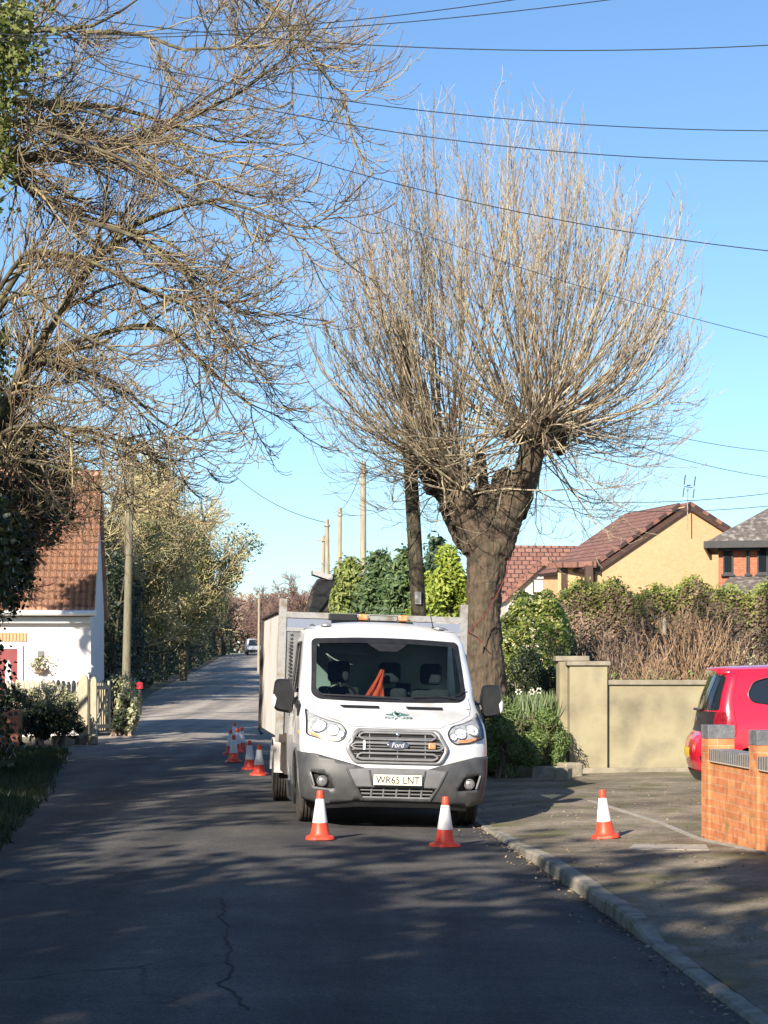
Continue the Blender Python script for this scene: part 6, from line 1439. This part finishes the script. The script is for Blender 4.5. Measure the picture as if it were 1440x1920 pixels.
for i, (px, d, lab, w_) in enumerate(CN):
    o = cone if i == 0 else copy_tree(cone); x = (px - 720) * d / F; z = float(pavz(x, d)) if w_ else float(roadz(x, d))
    o.location = (x, d, z); o.rotation_euler = (R(rngk.uniform(-1.5, 1.5)), R(rngk.uniform(-1, 1)) - (R(4) if i == 2 else 0), rngk.uniform(-.4, .4)); o['label'] = 'red and white ' + lab; o['category'] = 'cone'; o['group'] = G
bpy.data.objects['traffic_cone'].rotation_euler.z = .1
# ---------------- poles
def pole(pt, pb, d, r0, r1, mat, label, name='telegraph_pole', plate=True, arms=False):
    top = W(pt[0], pt[1], d); bx = W(pb[0], pb[1], d); 
    z0 = float(rise(d)) - .1; k = (top[2] - z0) / (top[2] - bx[2]); bot = top + (bx - top) * k
    t = empty(name, (bot[0], d, z0), 0, label, 'pole', 'timber telegraph poles'); v = Vector(top) - Vector((bot[0], d, z0))
    n = 10; Pp = [tuple(v * (i / n)) for i in range(n + 1)]
    MB().tube(Pp, np.linspace(r0, r1, n + 1), 14).build('pole_shaft', mat, t, smooth=True)
    c_ = v * (1 - .35 / v.length)
    if arms: MB().box(c_.x - .45, c_.x + .45, c_.y - .2, c_.y - .13, c_.z - .05, c_.z + .05).build('crossarm', mat, t)
    MB().lathe([(r1 * 1.6, -.04), (r1 * 1.6, .04)], 10, Matrix.Translation(c_)).build('pole_band', M['galv'], t)
    if plate:
        q = v * (2.9 / v.length); MB().box(q.x - .05, q.x + .05, q.y - r0 - .02, q.y - r0 + .02, q.z - .1, q.z + .1).build('pole_sign', M['galv'], t)
    return top
pole((754, 602), (785, 1148), 31.6, .132, .10, M['pole_shaded'], 'thick dark timber pole leaning left between the van and the pollard tree')
pole((681, 866), (681, 1148), 68, .13, .10, M['pole_pale'], 'pale timber pole rising above the amber beacon of the van', plate=True)
pole((637.5, 952), (636.5, 1100), 92, .11, .085, M['pole_pale'], 'thin pole to the right of the pair above the chipper chute', plate=False)
pole((613, 974), (614, 1100), 110, .15, .12, M['pole_pale'], 'right pole of the close pair directly above the chipper chute', plate=False)
pole((607, 1004), (605, 1100), 135, .14, .11, M['pole_pale'], 'left shorter pole of the close pair directly above the chipper chute', plate=False, arms=True)
pole((246, 852), (237, 1258), 66, .15, .11, M['pole_wood'], 'mossy timber pole on the left beside the cottage', plate=False)
pole((486, 1112), (485, 1225), 150, .10, .08, M['pole_pale'], 'short pale pole seen against the left edge of the truck body', plate=False)
# ---------------- overhead wires: (left px, left py, right px, right py, depth left, depth right, sag)
WR = [((240, 45), (1700, 66), 24, 24, .25, .0065, 'upper black wire crossing the whole sky level with the tree top'),
      ((180, 72), (1300, -22), 26, 22, .12, .0062, 'top wire climbing out of the top edge, lower of two'),
      ((180, 66), (1100, -22), 26.5, 22.5, .12, .0062, 'top wire climbing out of the top edge, upper of two'),
      ((240, 118), (1560, 245), 26, 24, .25, .0065, 'upper of the two wires sloping down right above the pollard crown'),
      ((300, 160), (1560, 302), 26, 24, .28, .0065, 'lower of the two wires sloping down right above the pollard crown'),
      ((480, 268), (1560, 482), 27, 24, .22, .0065, 'single wire running through the upper pollard crown down to the right'),
      ((400, 280), (1560, 660), 30, 26, .25, .0045, 'thin wire crossing behind the middle of the pollard crown'),
      ((754, 625), (250, 858), 31.5, 65.8, .5, .0065, 'wire from the thick dark pole to the left lane pole'),
      ((754, 630), (681, 872), 31.5, 67.9, .4, .0065, 'wire from the thick dark pole to the pale pole'),
      ((681, 872), (637, 956), 67.9, 91.9, .3, .011, 'wire from the pale pole to the thin pole beyond'),
      ((754, 640), (1560, 850), 31.5, 50, .5, .0065, 'thin wire from the thick dark pole to the right edge, upper'),
      ((755, 650), (1560, 905), 31.5, 48, .5, .0065, 'thin wire from the thick dark pole to the right edge, lower'),
      ((681, 880), (1600, 900), 67.9, 60, .9, .011, 'faint wire just above the yellow gable, upper'),
      ((681, 884), (1600, 928), 67.9, 62, .9, .011, 'faint wire touching the yellow gable ridge, lower'),
      ((430, 882), (613, 980), 150, 109.9, .6, .02, 'faint distant wire over the lane reaching the close pair of poles')]
for (a, b, da, db, sag, r_, lab) in WR:
    A_, B_ = W(*a, da), W(*b, db); u = np.linspace(-.8 if (a[0] < 601 and da < 100) or (a[0], a[1]) == (400, 280) else 0, 2.0 if b[0] > 1000 else 1, 60)[:, None]; Q = A_ + (B_ - A_) * u; Q[:, 2] -= (4 * sag * u * (1 - u))[:, 0]
    o = MB().tube(Q, r_, 5).build('overhead_wire', M['wire']); tag(o, lab, 'wire', 'overhead wires')
